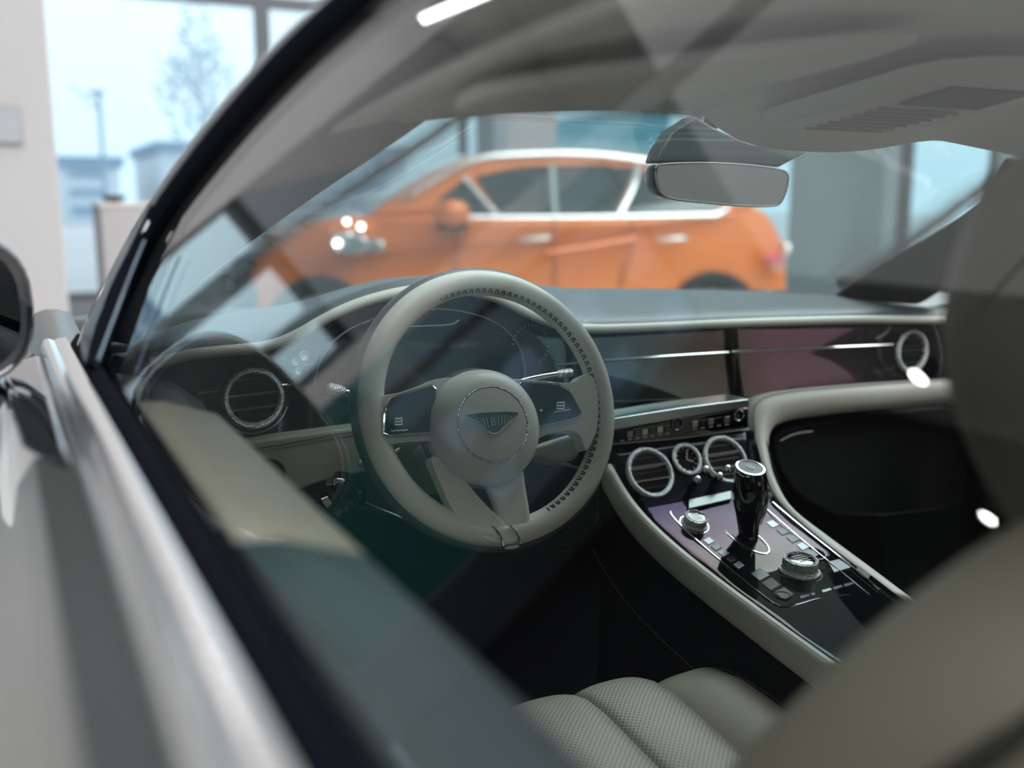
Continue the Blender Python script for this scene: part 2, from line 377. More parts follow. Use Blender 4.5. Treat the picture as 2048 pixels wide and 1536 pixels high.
building(-14, 6, 66, 80, 3.2, 'long pale building with a blue-grey roof seen low through the left window')
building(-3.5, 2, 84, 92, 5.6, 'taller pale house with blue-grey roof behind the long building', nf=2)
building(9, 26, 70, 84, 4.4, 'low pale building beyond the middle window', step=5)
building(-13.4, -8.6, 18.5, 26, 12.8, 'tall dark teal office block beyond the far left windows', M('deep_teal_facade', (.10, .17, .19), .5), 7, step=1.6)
t = thing('hedge', (-11, 16.6, -.17), 'clipped dark green hedge outside the left window', 'hedge')
HG = M('hedge_green', (.02, .11, .09), .9, bump=(6, 1.0), var=(5, .4))
box('foliage', (-15, 16, .1), (-6.6, 17.2, 3.4), HG, t, bevel=.1); box('stem_row', (-14.8, 16.4, -.17), (-6.8, 16.8, .1), M('hedge_stem', (.04, .04, .03), .9), t)
t = thing('teal_hall', (16, 38, 0), 'flat-roofed teal hall seen through the windscreen behind the orange car', 'building')
TEAL = M('teal_cladding', (.13, .42, .50), .6); TEAL2 = M('pale_teal_band', (.40, .62, .70), .6)
a = PY(1098, 242, 30); b = PY(1340, 205, 24); c_ = PY(1098, 275, 30); d_ = PY(1340, 290, 24)
prism('wall', [a, b, d_, c_], (.35, .9, 0), 6, TEAL, t, sm=False)
a0, b0 = V((c_.x, c_.y, -.18)), V((d_.x, d_.y, -.18))
prism('base', [c_, d_, b0, a0], (.35, .9, 0), 5.8, TEAL2, t, sm=False)
# tree and street lamp outside
def tree(x, y, h, r, lab):
    t = thing('tree', (x, y, 0), lab, 'tree', 'trees outside'); BK = M('hazy_bark', (.60, .70, .78), .9)  # haze painted into the pale bark and leaf colours
    tube('trunk', [(x, y, -.18), (x+.1, y, h*.35), (x, y, h*.8)], .12, BK, t, taper=[1, .8, .3])
    vs = []; fs = []
    for i in range(16):
        z = h*.3+h*.5*random.random(); a = random.random()*6.28; l_ = r*(.5+.6*random.random())
        q, f = tube_vf([(x, y, z), (x+math.cos(a)*l_*.5, y+math.sin(a)*l_*.5, z+l_*.5), (x+math.cos(a)*l_, y+math.sin(a)*l_, z+l_*1.1)], .05, 5, base=len(vs), taper=[1, .6, .2]); vs += q; fs += f
    mk('branches', vs, fs, BK, t, kind='stuff')
    vs = []; fs = []
    for i in range(520):
        z = random.gauss(h*.68, h*.16); rr = r*random.random()**.5*max(.15, 1-abs(z-h*.62)/(h*.5)); a = random.random()*6.28
        c = V((x+math.cos(a)*rr, y+math.sin(a)*rr, z)); e1 = V([random.gauss(0, 1) for _ in range(3)]).normalized()*.12; e2 = e1.cross(V((.3, .5, .8))).normalized()*.08
        b_ = len(vs); vs += [c-e1, c+e2, c+e1, c-e2]; fs.append((b_, b_+1, b_+2, b_+3))
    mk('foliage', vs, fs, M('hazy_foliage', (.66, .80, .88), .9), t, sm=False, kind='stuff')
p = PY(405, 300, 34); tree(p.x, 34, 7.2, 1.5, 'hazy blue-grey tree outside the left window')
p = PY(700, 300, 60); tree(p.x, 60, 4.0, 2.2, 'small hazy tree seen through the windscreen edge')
p = PY(197, 190, 30); t = thing('street_lamp', (p.x, 30, 0), 'slender street lamp outside the left window', 'street lamp')
tube('pole', [(p.x, 30, -.18), (p.x, 30, p.z)], .06, PB, t)
box('lamp_head', (p.x-.25, 29.9, p.z), (p.x+.15, 30.1, p.z+.12), PB, t, bevel=.03)
tube('arm', [(p.x, 30, p.z-.4), (p.x-.7, 30, p.z+.25)], .03, PB, t)
# dark hall elements on the right seen through the windscreen
box('grey_partition', (9.0, 9.2, FZ), (9.25, 10.9, 3.3), M('partition_grey', (.20, .24, .25), .5), None, bevel=.01, label='tall grey partition panel standing behind the rear of the orange car', cat='partition')
# ================================================================== ORANGE CAR BEHIND
def suv():
    th = math.radians(19); A = V((math.cos(th), -math.sin(th), 0)); N = V((-math.sin(th), -math.cos(th), 0))   # N looks at the camera
    O = P(1050, 430, 7.9); S = lambda u, v: plane_hit(u, v, O, N)
    def q(p): return ((p-O).dot(A), p.z)
    def at(s, z, w): q_ = O+A*s-N*w; return V((q_.x, q_.y, z))      # w: depth behind the near side plane
    t = thing('orange_car', at(0, FZ, .95), 'bright orange tall car parked side-on beyond the windscreen', 'car')
    H = lambda lst: [q(S(u, v)) for u, v in lst]
    belt = H([(735, 432), (870, 428), (1000, 434), (1200, 433), (1460, 420)])
    zf = FZ+.26
    fw, rw = q(S(640, 600))[0], q(S(1425, 600))[0]; zw, ar = FZ+.37, .405
    top = H([(487, 560), (492, 520), (510, 486), (560, 452), (630, 438), (735, 430), (870, 428), (1000, 434), (1200, 433), (1400, 428), (1460, 418), (1520, 412), (1556, 425), (1588, 462), (1602, 500), (1606, 560), (1606, 620)])
    out = smooth([V((s, z, 0)) for s, z in top], 1)
    def arch(c, a): return [V((c+math.cos(k)*a, zw+math.sin(k)*a, 0)) for k in [math.pi*i/14 for i in range(15)]]
    bot = [V((out[-1].x-.05, zf+.05, 0)), V((rw+ar, zf, 0))]+arch(rw, ar)+[V((fw+ar, zf, 0))]+arch(fw, ar)+[V((out[0].x+.08, zf, 0))]
    bot = [b for b in bot if b.y >= zf-.01]
    loop = out+bot
    Wd = 1.95; n = len(loop)
    cx = (out[0].x+out[-1].x)/2; half = (out[-1].x-out[0].x)/2
    secs = []
    for w_, ins, lift in ((.0, .10, -.05), (.03, .045, -.02), (.10, 0, 0), (Wd-.10, 0, 0), (Wd-.03, .045, -.02), (Wd, .10, -.05)):
        row = []
        for p in loop:
            e = abs((p.x-cx)/half)**4            # plan curvature of nose and tail
            w2 = w_+(.30*e if w_ < 1 else -.30*e)
            side = 0.035*math.sin(min(1, max(0, (p.y-zf)/.8))*math.pi)
            row.append(at(p.x*(1)+(-1 if p.x > cx else 1)*ins*.6*e, p.y+(lift if p.y > .6 else 0), w2-(side if w_ < .2 else -side if w_ > 1.7 else 0)))
        secs.append(row)
    loft('body', secs, ORANGE, t, closed=True, cap=True, bevel=0)
    # cabin
    cab = H([(735, 432), (800, 385), (870, 344), (940, 313), (1010, 300), (1130, 296), (1250, 301), (1340, 314), (1420, 342), (1485, 378), (1530, 414), (1400, 430), (1100, 436), (870, 430)])
    zb, zt = .92, 1.63
    def inset(z): return .07+.20*max(0, (z-belt[0][1])/(zt-belt[0][1]))
    loft('cabin', [[at(s, z, inset(z)) for s, z in cab], [at(s, z, Wd-inset(z)) for s, z in cab]], ORANGE, t, closed=True, cap=True, bevel=.05)
    CG = M('dark_car_glass', (.02, .03, .03), .05, coat=1.0)
    TRIM = M('bright_trim', (.85, .86, .85), .22, .9)
    def panel(name, pts, mat, off=.015, side=0, tk=.012, **k):
        pp = H(pts); row = [at(s, z, inset(z)-off if not side else Wd-inset(z)+off) for s, z in pp]
        return prism(name, row, N if not side else -N, tk, mat, t, **k)
    panel('front_door_window', [(955, 352), (1040, 333), (1106, 329), (1106, 428), (1004, 430)], CG)
    panel('quarter_window', [(880, 398), (935, 356), (992, 430), (872, 428)], CG)
    panel('rear_door_window', [(1118, 329), (1200, 327), (1284, 334), (1234, 427), (1118, 428)], CG)
    panel('rear_quarter_window', [(1298, 337), (1360, 350), (1430, 385), (1448, 412), (1430, 422), (1256, 427)], CG)
    def strip(name, pts, r, off=.03, m=TRIM):
        pp = H(pts); return tube(name, smooth([at(s, z, inset(z)-off) for s, z in pp], 2), r, m, t, n=6)
    strip('roof_trim', [(800, 400), (880, 352), (960, 312), (1060, 306), (1180, 304), (1290, 316), (1370, 334), (1440, 372), (1470, 415), (1430, 432)], .020)
    strip('waist_trim', [(866, 434), (1000, 436), (1200, 435), (1440, 430)], .018)
    strip('pillar_trim', [(930, 352), (998, 434)], .020); strip('pillar_trim', [(1290, 330), (1272, 380), (1240, 432)], .026)
    strip('pillar_trim', [(1112, 328), (1112, 432)], .022, m=M('pale_pillar', (.40, .48, .46), .3))
    # windscreen: glass skin over the slanted front of the cabin
    ws = H([(742, 428), (800, 387), (870, 345), (945, 313)])
    f = [[at(s-.015, z+.02, inset(z)+.03) for s, z in ws], [at(s-.10, z+.04, Wd/2) for s, z in ws], [at(s-.015, z+.02, Wd-inset(z)-.03) for s, z in ws]]
    loft('windscreen', f, M('windscreen_sky_reflection', (.62, .74, .78), .08, coat=1.0, spec=.9), t, solid=.01)  # sky reflection painted into the pale base colour
    # door mirror
    m0 = q(S(900, 425)); f_ = frame(at(m0[0], m0[1], -.16), N, A)
    lathe('door_mirror', f_, [(.02, -.10), (.11, -.08), (.145, 0), (.13, .07), (.07, .11), (.005, .12)], ORANGE, t, n=20, sq=.72)
    prism('mirror_arm', [at(m0[0]-.10, m0[1]-.13, .06), at(m0[0]+.14, m0[1]-.13, .06), at(m0[0]+.08, m0[1]-.03, .0), at(m0[0]-.08, m0[1]-.03, 0)], N, .16, SATIN, t)
    # lamps, handles, wheels
    for u, v, r in ((700, 486, .15), (745, 492, .10)):
        s, z = q(S(u, v)); f_ = frame(at(s, z, -.012), (N+A*-.2), A)
        lathe('headlamp', f_, [(r, -.05), (r, .02), (r*.8, .035), (r*.75, .02), (.01, .015)], M('headlamp_glass', (.55, .60, .60), .05, .6, coat=1), t, n=24, sq=.55)
    for u, v, r in ((675, 486, .022), (722, 453, .022), (694, 443, .020)):  # glowing dots added in place of lamp glints on the car front
        s, z = q(S(u, v)); lathe('lamp_glint', frame(at(s, z, -.05), N, A), [(r, -.05), (r, 0), (r*.7, .012), (.001, .016)], M('glint_glow', (1, 1, 1), .3, emit=((1, .97, .95), 14)), t, n=14)
    for u in (1070, 1345):
        s, z = q(S(u, 478)); tube('door_handle', smooth([at(s-.13, z, .0), at(s-.10, z, -.045), at(s+.10, z+.01, -.045), at(s+.13, z+.01, 0)], 1), .018, TRIM, t)
    s, z = q(S(1560, 520)); f_ = frame(at(s-.02, z, .08), (N+A*.9), A-N)
    lathe('tail_lamp', f_, [(.16, -.02), (.16, .03), (.12, .05), (.01, .055)], M('red_lamp_glass', (.55, .04, .03), .1, coat=1), t, n=24, sq=.45)
    s, z = q(S(1592, 500)); lathe('tail_lamp', frame(at(s, z, .25), A, N), [(.10, -.02), (.10, .02), (.01, .03)], M('lamp_clear', (.8, .75, .72), .2, coat=1), t, n=20, sq=.6)
    TY = M('tyre', (.02, .02, .022), .8); 
    for c in (fw, rw):
        for w_, sg in ((.06, 1), (Wd-.06, -1)):
            f_ = frame(at(c, zw, w_), N*sg, A)
            wl = lathe('wheel', f_, [(.27, -.22), (.355, -.22), (.37, -.18), (.37, -.03), (.345, 0), (.25, 0), (.245, -.05), (.23, -.06), (.02, -.08)], TY, t, n=36)
            lathe('rim', f_, [(.25, -.05), (.25, .0), (.235, -.01), (.225, -.05)], SATINM, wl, n=36, cap=False)
            for k in range(5):
                a = 2*math.pi*k/5
                d1 = V((math.cos(a), math.sin(a))); d2 = V((-d1.y, d1.x))
                prism('spoke', [f_(*(d1*.03+d2*.035), -.02), f_(*(d1*.24+d2*.022), -.03), f_(*(d1*.24-d2*.022), -.03), f_(*(d1*.03-d2*.035), -.02)], N*sg, .02, SATINM, wl)
    for c in (fw, rw):
        arc = [(math.cos(k), math.sin(k)) for k in [math.pi*i/24 for i in range(25)]]
        prism('wheel_arch_trim', [at(c+x*ar*1.03, zw+y*ar*1.03, -.035) for x, y in arc]+[at(c+x*ar*.86, zw+y*ar*.86, -.035) for x, y in reversed(arc)], -N, .16, SATIN, t, sm=False)
    # side creases and shut lines
    def seam(pts, r=.006, off=-.03, m=SATIN):
        pp = H(pts); tube('shut_line', smooth([at(s, z, off) for s, z in pp], 1), r, m, t, n=5)
    seam([(1108, 438), (1106, 500), (1112, 575)], off=.0); seam([(905, 438), (915, 500), (905, 575)], off=.0); seam([(1262, 436), (1268, 480), (1240, 575)], off=0)
    pp = H([(1090, 505), (1180, 492), (1270, 476)]); tube('haunch_crease', [at(s, z, -.02) for s, z in pp], .03, ORANGE, t, n=8, flat=.6)
    prism('side_sill', [at(fw+.43, FZ+.12, .03), at(rw-.43, FZ+.12, .03), at(rw-.41, FZ+.28, .02), at(fw+.41, FZ+.28, .02)], N, .04, SATIN, t)
    prism('underbody', [at(fw-.7, FZ+.18, .32), at(rw+.6, FZ+.18, .32), at(rw+.6, .75, .32), at(fw-.7, .75, .32)], -N, Wd-.64, SATIN, t)
    # front and rear seats seen through the windows are hidden by dark glass
suv()
# ================================================================== THIS CAR
car = thing('grey_car', (0, .6, 0), 'pearl grey coupe with cream and black leather cabin seen through its side window', 'car')
# ---- side window pane (4 mm) : outline in the glass plane
gout = [PG(u, v) for u, v in ((190, 738), (212, 655), (262, 540), (318, 430), (430, 282), (560, 132), (690, 10))]
top_ = [V((gout[-1].x+(.008)*i, gout[-1].y-.16*i, 0)) for i in range(1, 7)]
def gz(x): return GP.z+(x-GP.x)*(-GN.x)/GN.z*1.0 if False else GP.z-(x-GP.x)*GN.x/GN.z
gtop = [V((min(-.655, p.x), p.y, gz(min(-.655, p.x)))) for p in top_]
ylast = gtop[-1].y
xb = GP.x-(GP.z-1.035)*GN.z/(-GN.x)
gpoly = [V((xb, gout[0].y, 1.035))]+gout+gtop+[V((xb, ylast, 1.035))]
prism('side_window', [p-GN*.004 for p in gpoly], GN, .004, SIDEG, car, sm=False)
# door: sill strip, rubbers, skin, inner trim
Yf, Yb = 1.13, -.75
def rail(prof, y0=Yb, y1=Yf, n=10, nose=.0):     # profile list of (x,z) swept along y
    rows = []
    for i in range(n):
        y = lerp(y0, y1, i/(n-1)); k = max(0, (y-.75)/.4)
        rows.append([V((x, y, z)) for x, z in prof])
    return rows
door = loft('door', rail([(-.862, 1.042), (-.870, 1.038), (-.885, 1.030), (-.897, .99), (-.903, .94), (-.915, .90), (-.935, .80), (-.945, .65), (-.935, .45), (-.90, .30), (-.84, .22), (-.80, .22), (-.80, 1.02), (-.84, 1.03)], y1=1.16), PAINT, car, closed=True, cap=True, label='glossy pearl grey door skin')
loft('sill_trim', rail([(-.862, 1.030), (-.8635, 1.046), (-.860, 1.0535), (-.8555, 1.0550), (-.850, 1.0525), (-.846, 1.0545), (-.838, 1.055), (-.8355, 1.048), (-.836, 1.03)], y1=1.17), SILL, door, closed=True, cap=True, label='bright polished metal strip below the window')
loft('outer_seal', rail([(-.8355, 1.03), (-.8355, 1.0525), (-.833, 1.056), (-.8285, 1.062), (-.8255, 1.062), (-.829, 1.03)], y1=1.14), RUBBER, door, closed=True, cap=True)
loft('inner_seal', rail([(-.825, 1.02), (-.823, 1.046), (-.814, 1.047), (-.806, 1.040), (-.805, 1.02)], y1=1.12), RUBBER, door, closed=True, cap=True)
rows = []
for i in range(27):
    y = lerp(Yb, 1.22, i/26); k = max(0, (y-.85)/.4)
    rows.append([V((x, y, z)) for x, z in [(-.806, 1.038), (-.785, 1.036), (-.745+k*.02, 1.022), (-.722+k*.03, .995), (-.715+k*.04, .96), (-.712+k*.04, .91)]])
loft('door_top_trim', rows[:17], M('slate_leather', (.075, .095, .10), .45, bump=(800, .15, 'voronoi')), door, solid=.006, label='slate leather top of the door trim')
loft('door_top_trim', rows[16:22]+[[p+V((.004, .02, -.03)) for p in rows[21]]], BEIGE_D, door, solid=.006, label='cream leather front end of the door trim')
loft('door_corner_trim', [[p+V((0, 0, -.035)) for p in r] for r in rows[21:]], SATIN, door, solid=.006)
rows = [[V((x, y, z)) for x, z in [(-.712, .915), (-.735, .86), (-.742, .78), (-.70, .72), (-.69, .66), (-.74, .60), (-.75, .3)]] for y in (Yb, 0, .6, 1.2)]
loft('door_lower_trim', rows, NAVY, door, n=14, solid=.006, label='dark leather lower door trim')
# front fender, shut line, bonnet, roof, rear
FEN = [(-.868, 1.036), (-.885, 1.026), (-.897, .99), (-.905, .94), (-.915, .90), (-.935, .80), (-.945, .65), (-.935, .45), (-.90, .30)]
rows = []
for i in range(12):
    y = lerp(1.166, 2.55, i/11); k = (i/11)
    rows.append([V((x+.05*k*k, y, z-.08*k*k-.07*min(1, k*3.5))) for x, z in FEN])
rows2 = [[V((-p.x, p.y, p.z)) for p in r] for r in rows]
loft('front_wing', rows, PAINT, car, solid=.01); loft('front_wing', rows2, PAINT, car, solid=.01)
bon = []
for i in range(10):
    y = lerp(1.68, 2.55, i/9); k = i/9
    bon.append([V((lerp(-.862, .862, j/14)*(1-.06*k*k), y-.10*(2*j/14-1)**2, 0.965-.08*k*k-.02*(2*j/14-1)**2+.02*(1-abs(2*j/14-1)))) for j in range(15)])
loft('bonnet', bon, PAINT, car, solid=.01)
box('nose', (-.84, 2.45, .25), (.84, 2.62, .93), PAINT, car, bevel=.06, sm=True)
for s_ in (-1, 1):
    tube('shoulder_panel', [(s_*.845, 1.16, 1.028), (s_*.838, 1.4, 1.028), (s_*.83, 1.7, 1.02)], .03, PAINT, car, n=10, flat=.5)
loft('passenger_door', [[V((-p[0], y, p[1])) for p in [(-.868, 1.040), (-.885, 1.030), (-.903, .94), (-.935, .80), (-.945, .65), (-.90, .30), (-.80, .22), (-.78, 1.0), (-.84, 1.03)]] for y in (Yb, .2, 1.16)], PAINT, car, closed=True, cap=True)
rows = [[V((-x, y, z)) for x, z in [(-.82, 1.04), (-.76, 1.03), (-.72, .99), (-.72, .90), (-.74, .80), (-.70, .72), (-.74, .60), (-.75, .3)]] for y in (Yb, 0, .6, 1.25)]
loft('passenger_door_trim', rows, M('dark_brown_leather', (.035, .030, .022), .5, bump=(700, .15, 'voronoi')), car, n=14, solid=.006)
# roof: inner headliner and outer skin
def roofz(x, y): return 1.372-.075*(abs(x)/.62)**2.2-.06*max(0, (y-.25)/.75)**2.2-.05*max(0, (-y-.1)/.9)**2
def hdr_y(x): return 1.02-.13*(abs(x)/.55)**2
hl = []; sk = []
for i in range(22):
    t_ = i/21; r = []; r2 = []
    for j in range(25):
        x = lerp(-.64, .64, j/24); yy = lerp(-1.0, hdr_y(x), t_); r.append(V((x, yy, roofz(x, yy)))); r2.append(V((x*1.06, yy+.01, roofz(x, yy)+.045-.02*(abs(x)/.64)**4)))
    hl.append(r); sk.append(r2)
loft('headliner', hl, HEADL, car, solid=.004, label='grey fabric headliner')
loft('roof', sk, PAINT, car, solid=.006)
# windscreen edges
WL = [(930, 183, .93), (855, 235, .97), (760, 302, 1.03), (660, 368, 1.10), (560, 438, 1.19), (480, 497, 1.27), (400, 560, 1.34), (320, 625, 1.41), (262, 690, 1.46)]
wl = [P(*a) for a in WL]
seal = [PG(u, v, .004) for u, v in ((196, 712), (212, 655), (262, 540), (318, 430), (430, 282), (560, 132), (690, 10))]
seal += [V((p.x, p.y, p.z+.004)) for p in gtop]
# pillar trim between seal and screen edge
inner = resample([seal[0]+V((.02, .20, -.01))]+[s+V((.012, .004, .0)) for s in seal[1:7]], 16)
outer = resample(list(reversed(wl)), 16)
rows = []
for i in range(16):
    a, b = inner[i], outer[i]; mid = a.lerp(b, .5)+V((.02, -.045, .0))*(.4+.6*i/15); rows.append(smooth([a, mid, b], 3))
loft('pillar_trim', rows, PILLAR, car, solid=.003, label='pale fabric trim on the windscreen pillar')
# fill from the pillar head to the headliner
hA = [V((lerp(inner[-1].x, -.655, i/9), lerp(inner[-1].y, -.9, i/9), 0)) for i in range(10)]
ra = [V((p.x, p.y, gz(-.668)-.003)) for p in hA]; rb = [V((-.50+.0*i, lerp(.90, -.9, i/9), roofz(-.50, lerp(.9, -.9, i/9))-.002)) for i in range(10)]
ra[0] = inner[-1]; rb[0] = wl[0]+V((0, 0, .0))
rows = [smooth([a, a.lerp(b, .5)+V((.0, 0, -.004)), b], 2) for a, b in zip(ra, rb)]
loft('side_rail_trim', rows, HEADL, car, solid=.003)
# seal and outer pillar skin
tube('window_seal', smooth(seal, 2), .0085, RUBBER, car, n=8, flat=1.2)
def offg(pts, dpx, off): return [PG(u+dx, v+dy, off) for (u, v), (dx, dy) in zip(pts, dpx)]
sp = [(150, 740), (168, 655), (228, 540), (292, 418), (404, 262), (545, 100), (655, 0)]
in_ = [(196, 735), (212, 655), (258, 540), (314, 428), (426, 278), (566, 118), (692, 0)]
ra = [PG(u, v, .004) for u, v in sp]; rb = [PG(u, v, .006) for u, v in in_]
ra.append(ra[-1]+V((.02, -.3, .02))); rb.append(rb[-1]+V((.02, -.3, .01)))
loft('pillar_skin', [smooth([a, a.lerp(b, .5)+GN*.004, b], 2) for a, b in zip(ra, rb)], M('navy_black_gloss', (.01, .013, .02), .3), car, solid=.002, label='gloss black window surround on the pillar')
ra2 = [PG(u-10, v-4, .000) for u, v in sp]; ra2.append(ra2[-1]+V((.02, -.3, .02)))
tube('pillar_brightwork', smooth(ra, 2), .0030, M('pale_brightwork', (.6, .6, .6), .25, .8), car, n=6)
tube('gutter_strip', smooth([PG(u, v, .010) for u, v in ((178, 730), (196, 655), (244, 545), (300, 440))], 2), .0022, CHROME, car, n=6)
tube('sail_line', smooth([PG(u, v, .0150) for u, v in ((196, 720), (226, 640), (262, 545), (290, 480))], 2), .0012, M('blue_gloss_line', (.25, .33, .42), .2, .6), car, n=6)
tube('sail_panel', smooth([PG(u, v, .007) for u, v in ((188, 735), (222, 640), (262, 530), (316, 418))], 2), .0075, RUBBER, car, n=8, taper=None)
# ---- windscreen glass
wr = [PX(2005, 310, .50), PX(1972, 398, .54), P(1850, 478, 1.80), P(1760, 530, 1.95), PX(1670, 590, .60)]
yl = [p.y for p in wl]
lft = resample(wl, 12); rgt = resample([V((.50, .93, 1.295)), V((.56, 1.15, 1.20)), V((.64, 1.45, 1.05)), V((.66, 1.55, 1.0))], 12)
rows = []
for a, b, i in zip(lft, rgt, range(12)):
    rows.append([a.lerp(b, j/12)+V((0, .12*(1-(2*j/12-1)**2), .015*(1-(2*j/12-1)**2))) for j in range(13)])
loft('windscreen', rows, WINDG, car, solid=.004)
# header trim along the top of the windscreen: from photo outline
hd = [(930, 183, .87), (1060, 186, .95), (1230, 196, 1.0), (1370, 205, 1.03), (1395, 222, 1.03), (1432, 262, 1.03), (1480, 290, 1.02), (1560, 305, 1.01), (1660, 308, 1.0), (1740, 300, 1.0), (1850, 279, .99), (1930, 296, .97), (2006, 311, .94), (2080, 330, .92)]
lo_ = resample(smooth([PY(*a) for a in hd], 2), 40)
rows = []
for p in lo_:
    yb_ = p.y-.16; zb_ = roofz(p.x, yb_)-.001
    rows.append(smooth([p+V((0, .02, .03)), p, V((p.x, p.y-.05, p.z+.006)), V((p.x, yb_, max(zb_, p.z+.01)))], 2))
loft('header_trim', rows, HEADL, car, solid=.003)
# passenger pillar
def wedge(name, pts, thick, mat, parent, **k): return prism(name, pts, (.3, .5, 0), thick, mat, parent, sm=False, **k)
pp = [PX(u, v, x) for u, v, x in ((1665, 592, .60), (1760, 527, .585), (1860, 470, .57), (1968, 402, .55), (2010, 312, .52), (2060, 330, .52), (2060, 440, .56), (1975, 520, .60), (1900, 568, .63), (1835, 610, .66), (1770, 606, .64))]
loft('passenger_pillar_trim', [pp, [p+V((.05, .03, 0)) for p in pp]], M('dark_pillar', (.022, .021, .018), .7), car, closed=True, cap=True, bevel=.008, label='dark trim of the far windscreen pillar')
pp = [V((.80, y, z)) for y, z in ((1.15, 1.02), (-.7, 1.02))]
prism('passenger_window', [V((.80, 1.3, 1.03)), V((.80, -.7, 1.03)), V((.66, -.5, 1.32)), V((.60, .75, 1.32))], (1, 0, .4), .004, SIDEG, car, sm=False)
# rear: parcel shelf and rear window so the cabin is closed
rw_ = [[V((lerp(-.6, .6, j/10), lerp(-1.0, -1.75, i/6), lerp(1.30, 1.04, i/6)-.03*(2*j/10-1)**2)) for j in range(11)] for i in range(7)]
loft('rear_window', rw_, SIDEG, car, solid=.004)
box('parcel_shelf', (-.75, -1.8, .98), (.75, -1.15, 1.02), NAVY, car, bevel=.01)
box('rear_deck', (-.82, -2.4, .9), (.82, -1.75, 1.02), PAINT, car, bevel=.05, sm=True)
for s_ in (-1, 1):
    rows = []
    for i in range(10):
        y = lerp(Yb-.006, -2.4, i/9); k = i/9; rows.append([V((s_*(-x-.03*math.sin(k*3.1)-.05*k*k*-1 if False else -x), y, z)) for x, z in FEN])
    loft('rear_wing', rows, PAINT, car, solid=.01)
    prism('quarter_panel', [V((s_*.86, Yb, 1.03)), V((s_*.84, -2.3, 1.0)), V((s_*.66, -1.2, 1.30)), V((s_*.66, -.9, 1.31))], (s_, 0, 0), .02, PAINT, car, sm=False)
box('floor_pan', (-.78, -1.8, .20), (.78, 1.75, .24), CARPET, car)
prism('bulkhead', [V((-.78, 1.45, .24)), V((.78, 1.45, .24)), V((.78, 1.62, .98)), V((-.78, 1.62, .98))], (0, 1, 0), .03, CARPET, car, sm=False)
box('rear_bulkhead', (-.75, -1.2, .24), (.75, -1.15, 1.0), CARPET, car)
for x, y in ((-.80, 1.95), (.80, 1.95), (-.80, -1.35), (.80, -1.35)):
    s_ = 1 if x > 0 else -1; f_ = frame((x+s_*.09, y, .36), (s_, 0, 0), (0, 1, 0))
    wh = lathe('wheel', f_, [(.24, -.22), (.35, -.22), (.36, -.19), (.36, -.03), (.335, 0), (.26, 0), (.25, -.05), (.02, -.07)], M('tyre', (.02, .02, .022), .8), car, n=32)
    for k in range(7):
        a = 2*math.pi*k/7; d1 = V((math.cos(a), math.sin(a))); d2 = V((-d1.y, d1.x))
        prism('spoke', [f_(*(d1*.03+d2*.025), -.05), f_(*(d1*.25+d2*.015), -.03), f_(*(d1*.25-d2*.015), -.03), f_(*(d1*.03-d2*.025), -.05)], V((s_, 0, 0)), .02, SATINM, wh)

# ---- sun visors, overhead console, interior mirror
def slab(name, pts, thick, mat, parent, nrm=(0, 0, -1), bv=.006, **k):
    return prism(name, smooth(pts, 2, True), nrm, thick, mat, parent, bevel=bv, **k)
def RZ(u, v, z):  return PZ(u, v, z)
for x0, x1 in ((-.60, -.20), (.20, .60)):
    pts = [V((x, y, roofz(x, y)-.010)) for x, y in ((x0, .60), (x1, .60), (x1+(.03 if x0 < 0 else 0), .68), (x1, .83), (x0+.06, .78), (x0, .68))]
    slab('sun_visor', pts, .012, M('visor_fabric', (.78, .77, .74), .9, bump=(500, .2), spec=.15), car)
oc = [(1395, 215), (1600, 175), (1740, 197), (1960, 222), (1990, 245), (1850, 278), (1740, 299), (1620, 306), (1500, 292), (1430, 258)]
oc3 = [PZ(u, v, 1.295) for u, v in oc]
print('overhead', [tuple(round(c, 2) for c in p) for p in oc3])
ocm = loft('overhead_console', [smooth([V((x, y, z)) for x, y, z in pts], 2, True) for pts in (
    [(-.10, .66, 1.335), (.12, .66, 1.335), (.135, .80, 1.315), (.13, .97, 1.295), (-.11, .97, 1.295), (-.115, .80, 1.315)],
    [(-.085, .70, 1.312), (.105, .70, 1.312), (.118, .80, 1.296), (.112, .955, 1.278), (-.092, .955, 1.278), (-.098, .80, 1.296)])],
    M('console_plastic', (.74, .73, .71), .6), car, closed=True, cap=True, bevel=.004, label='pale grey overhead console')
def ovr(x, y): return 1.312-.0
def onc(x, y, off): # underside of the overhead console
    z = interp([(.70, 1.312), (.80, 1.296), (.955, 1.278)], y); return V((x, y, z-off))
prism('recess', [onc(-.05, .71, .001), onc(.07, .71, .001), onc(.07, .775, .001), onc(-.05, .775, .001)], (0, 0, -1), .002, M('dark_recess', (.05, .065, .065), .5), ocm, sm=False)
for i in range(7):
    y = .80+.018*i
    tube('grille_bar', [onc(-.05, y, .001), onc(.07, y, .001)], .0022, M('grille_grey', (.30, .31, .31), .5), ocm, n=6)
# mirror
mc = PY(1440, 366, 1.125); f_ = frame(mc, V((-.12, -1, -.03)), V((1, .0, 0)))
sh = [PY(*p, 1.125) for p in ((1303, 335), (1312, 326), (1440, 324), (1560, 336), (1578, 348), (1574, 378), (1562, 408), (1545, 414), (1480, 413), (1390, 405), (1330, 398), (1308, 380))]
shl = smooth(sh, 2, True); cen = sum(shl, V((0, 0, 0)))/len(shl); nn = V((-.10, -1, -.02)).normalized()
im = loft('interior_mirror', [[cen+(p-cen)*.55+V((0, .045, 0)) for p in shl], [cen+(p-cen)*.93+V((0, .030, 0)) for p in shl], [cen+(p-cen)*1.0+V((0, .012, 0)) for p in shl], [cen+(p-cen)*1.0 for p in shl], [cen+(p-cen)*.965-V((0, .003, 0)) for p in shl]], GLOSSB, car, closed=True, cap=True)
mg = [cen+(p-cen)*.955-V((0, .0036, 0)) for p in shl]
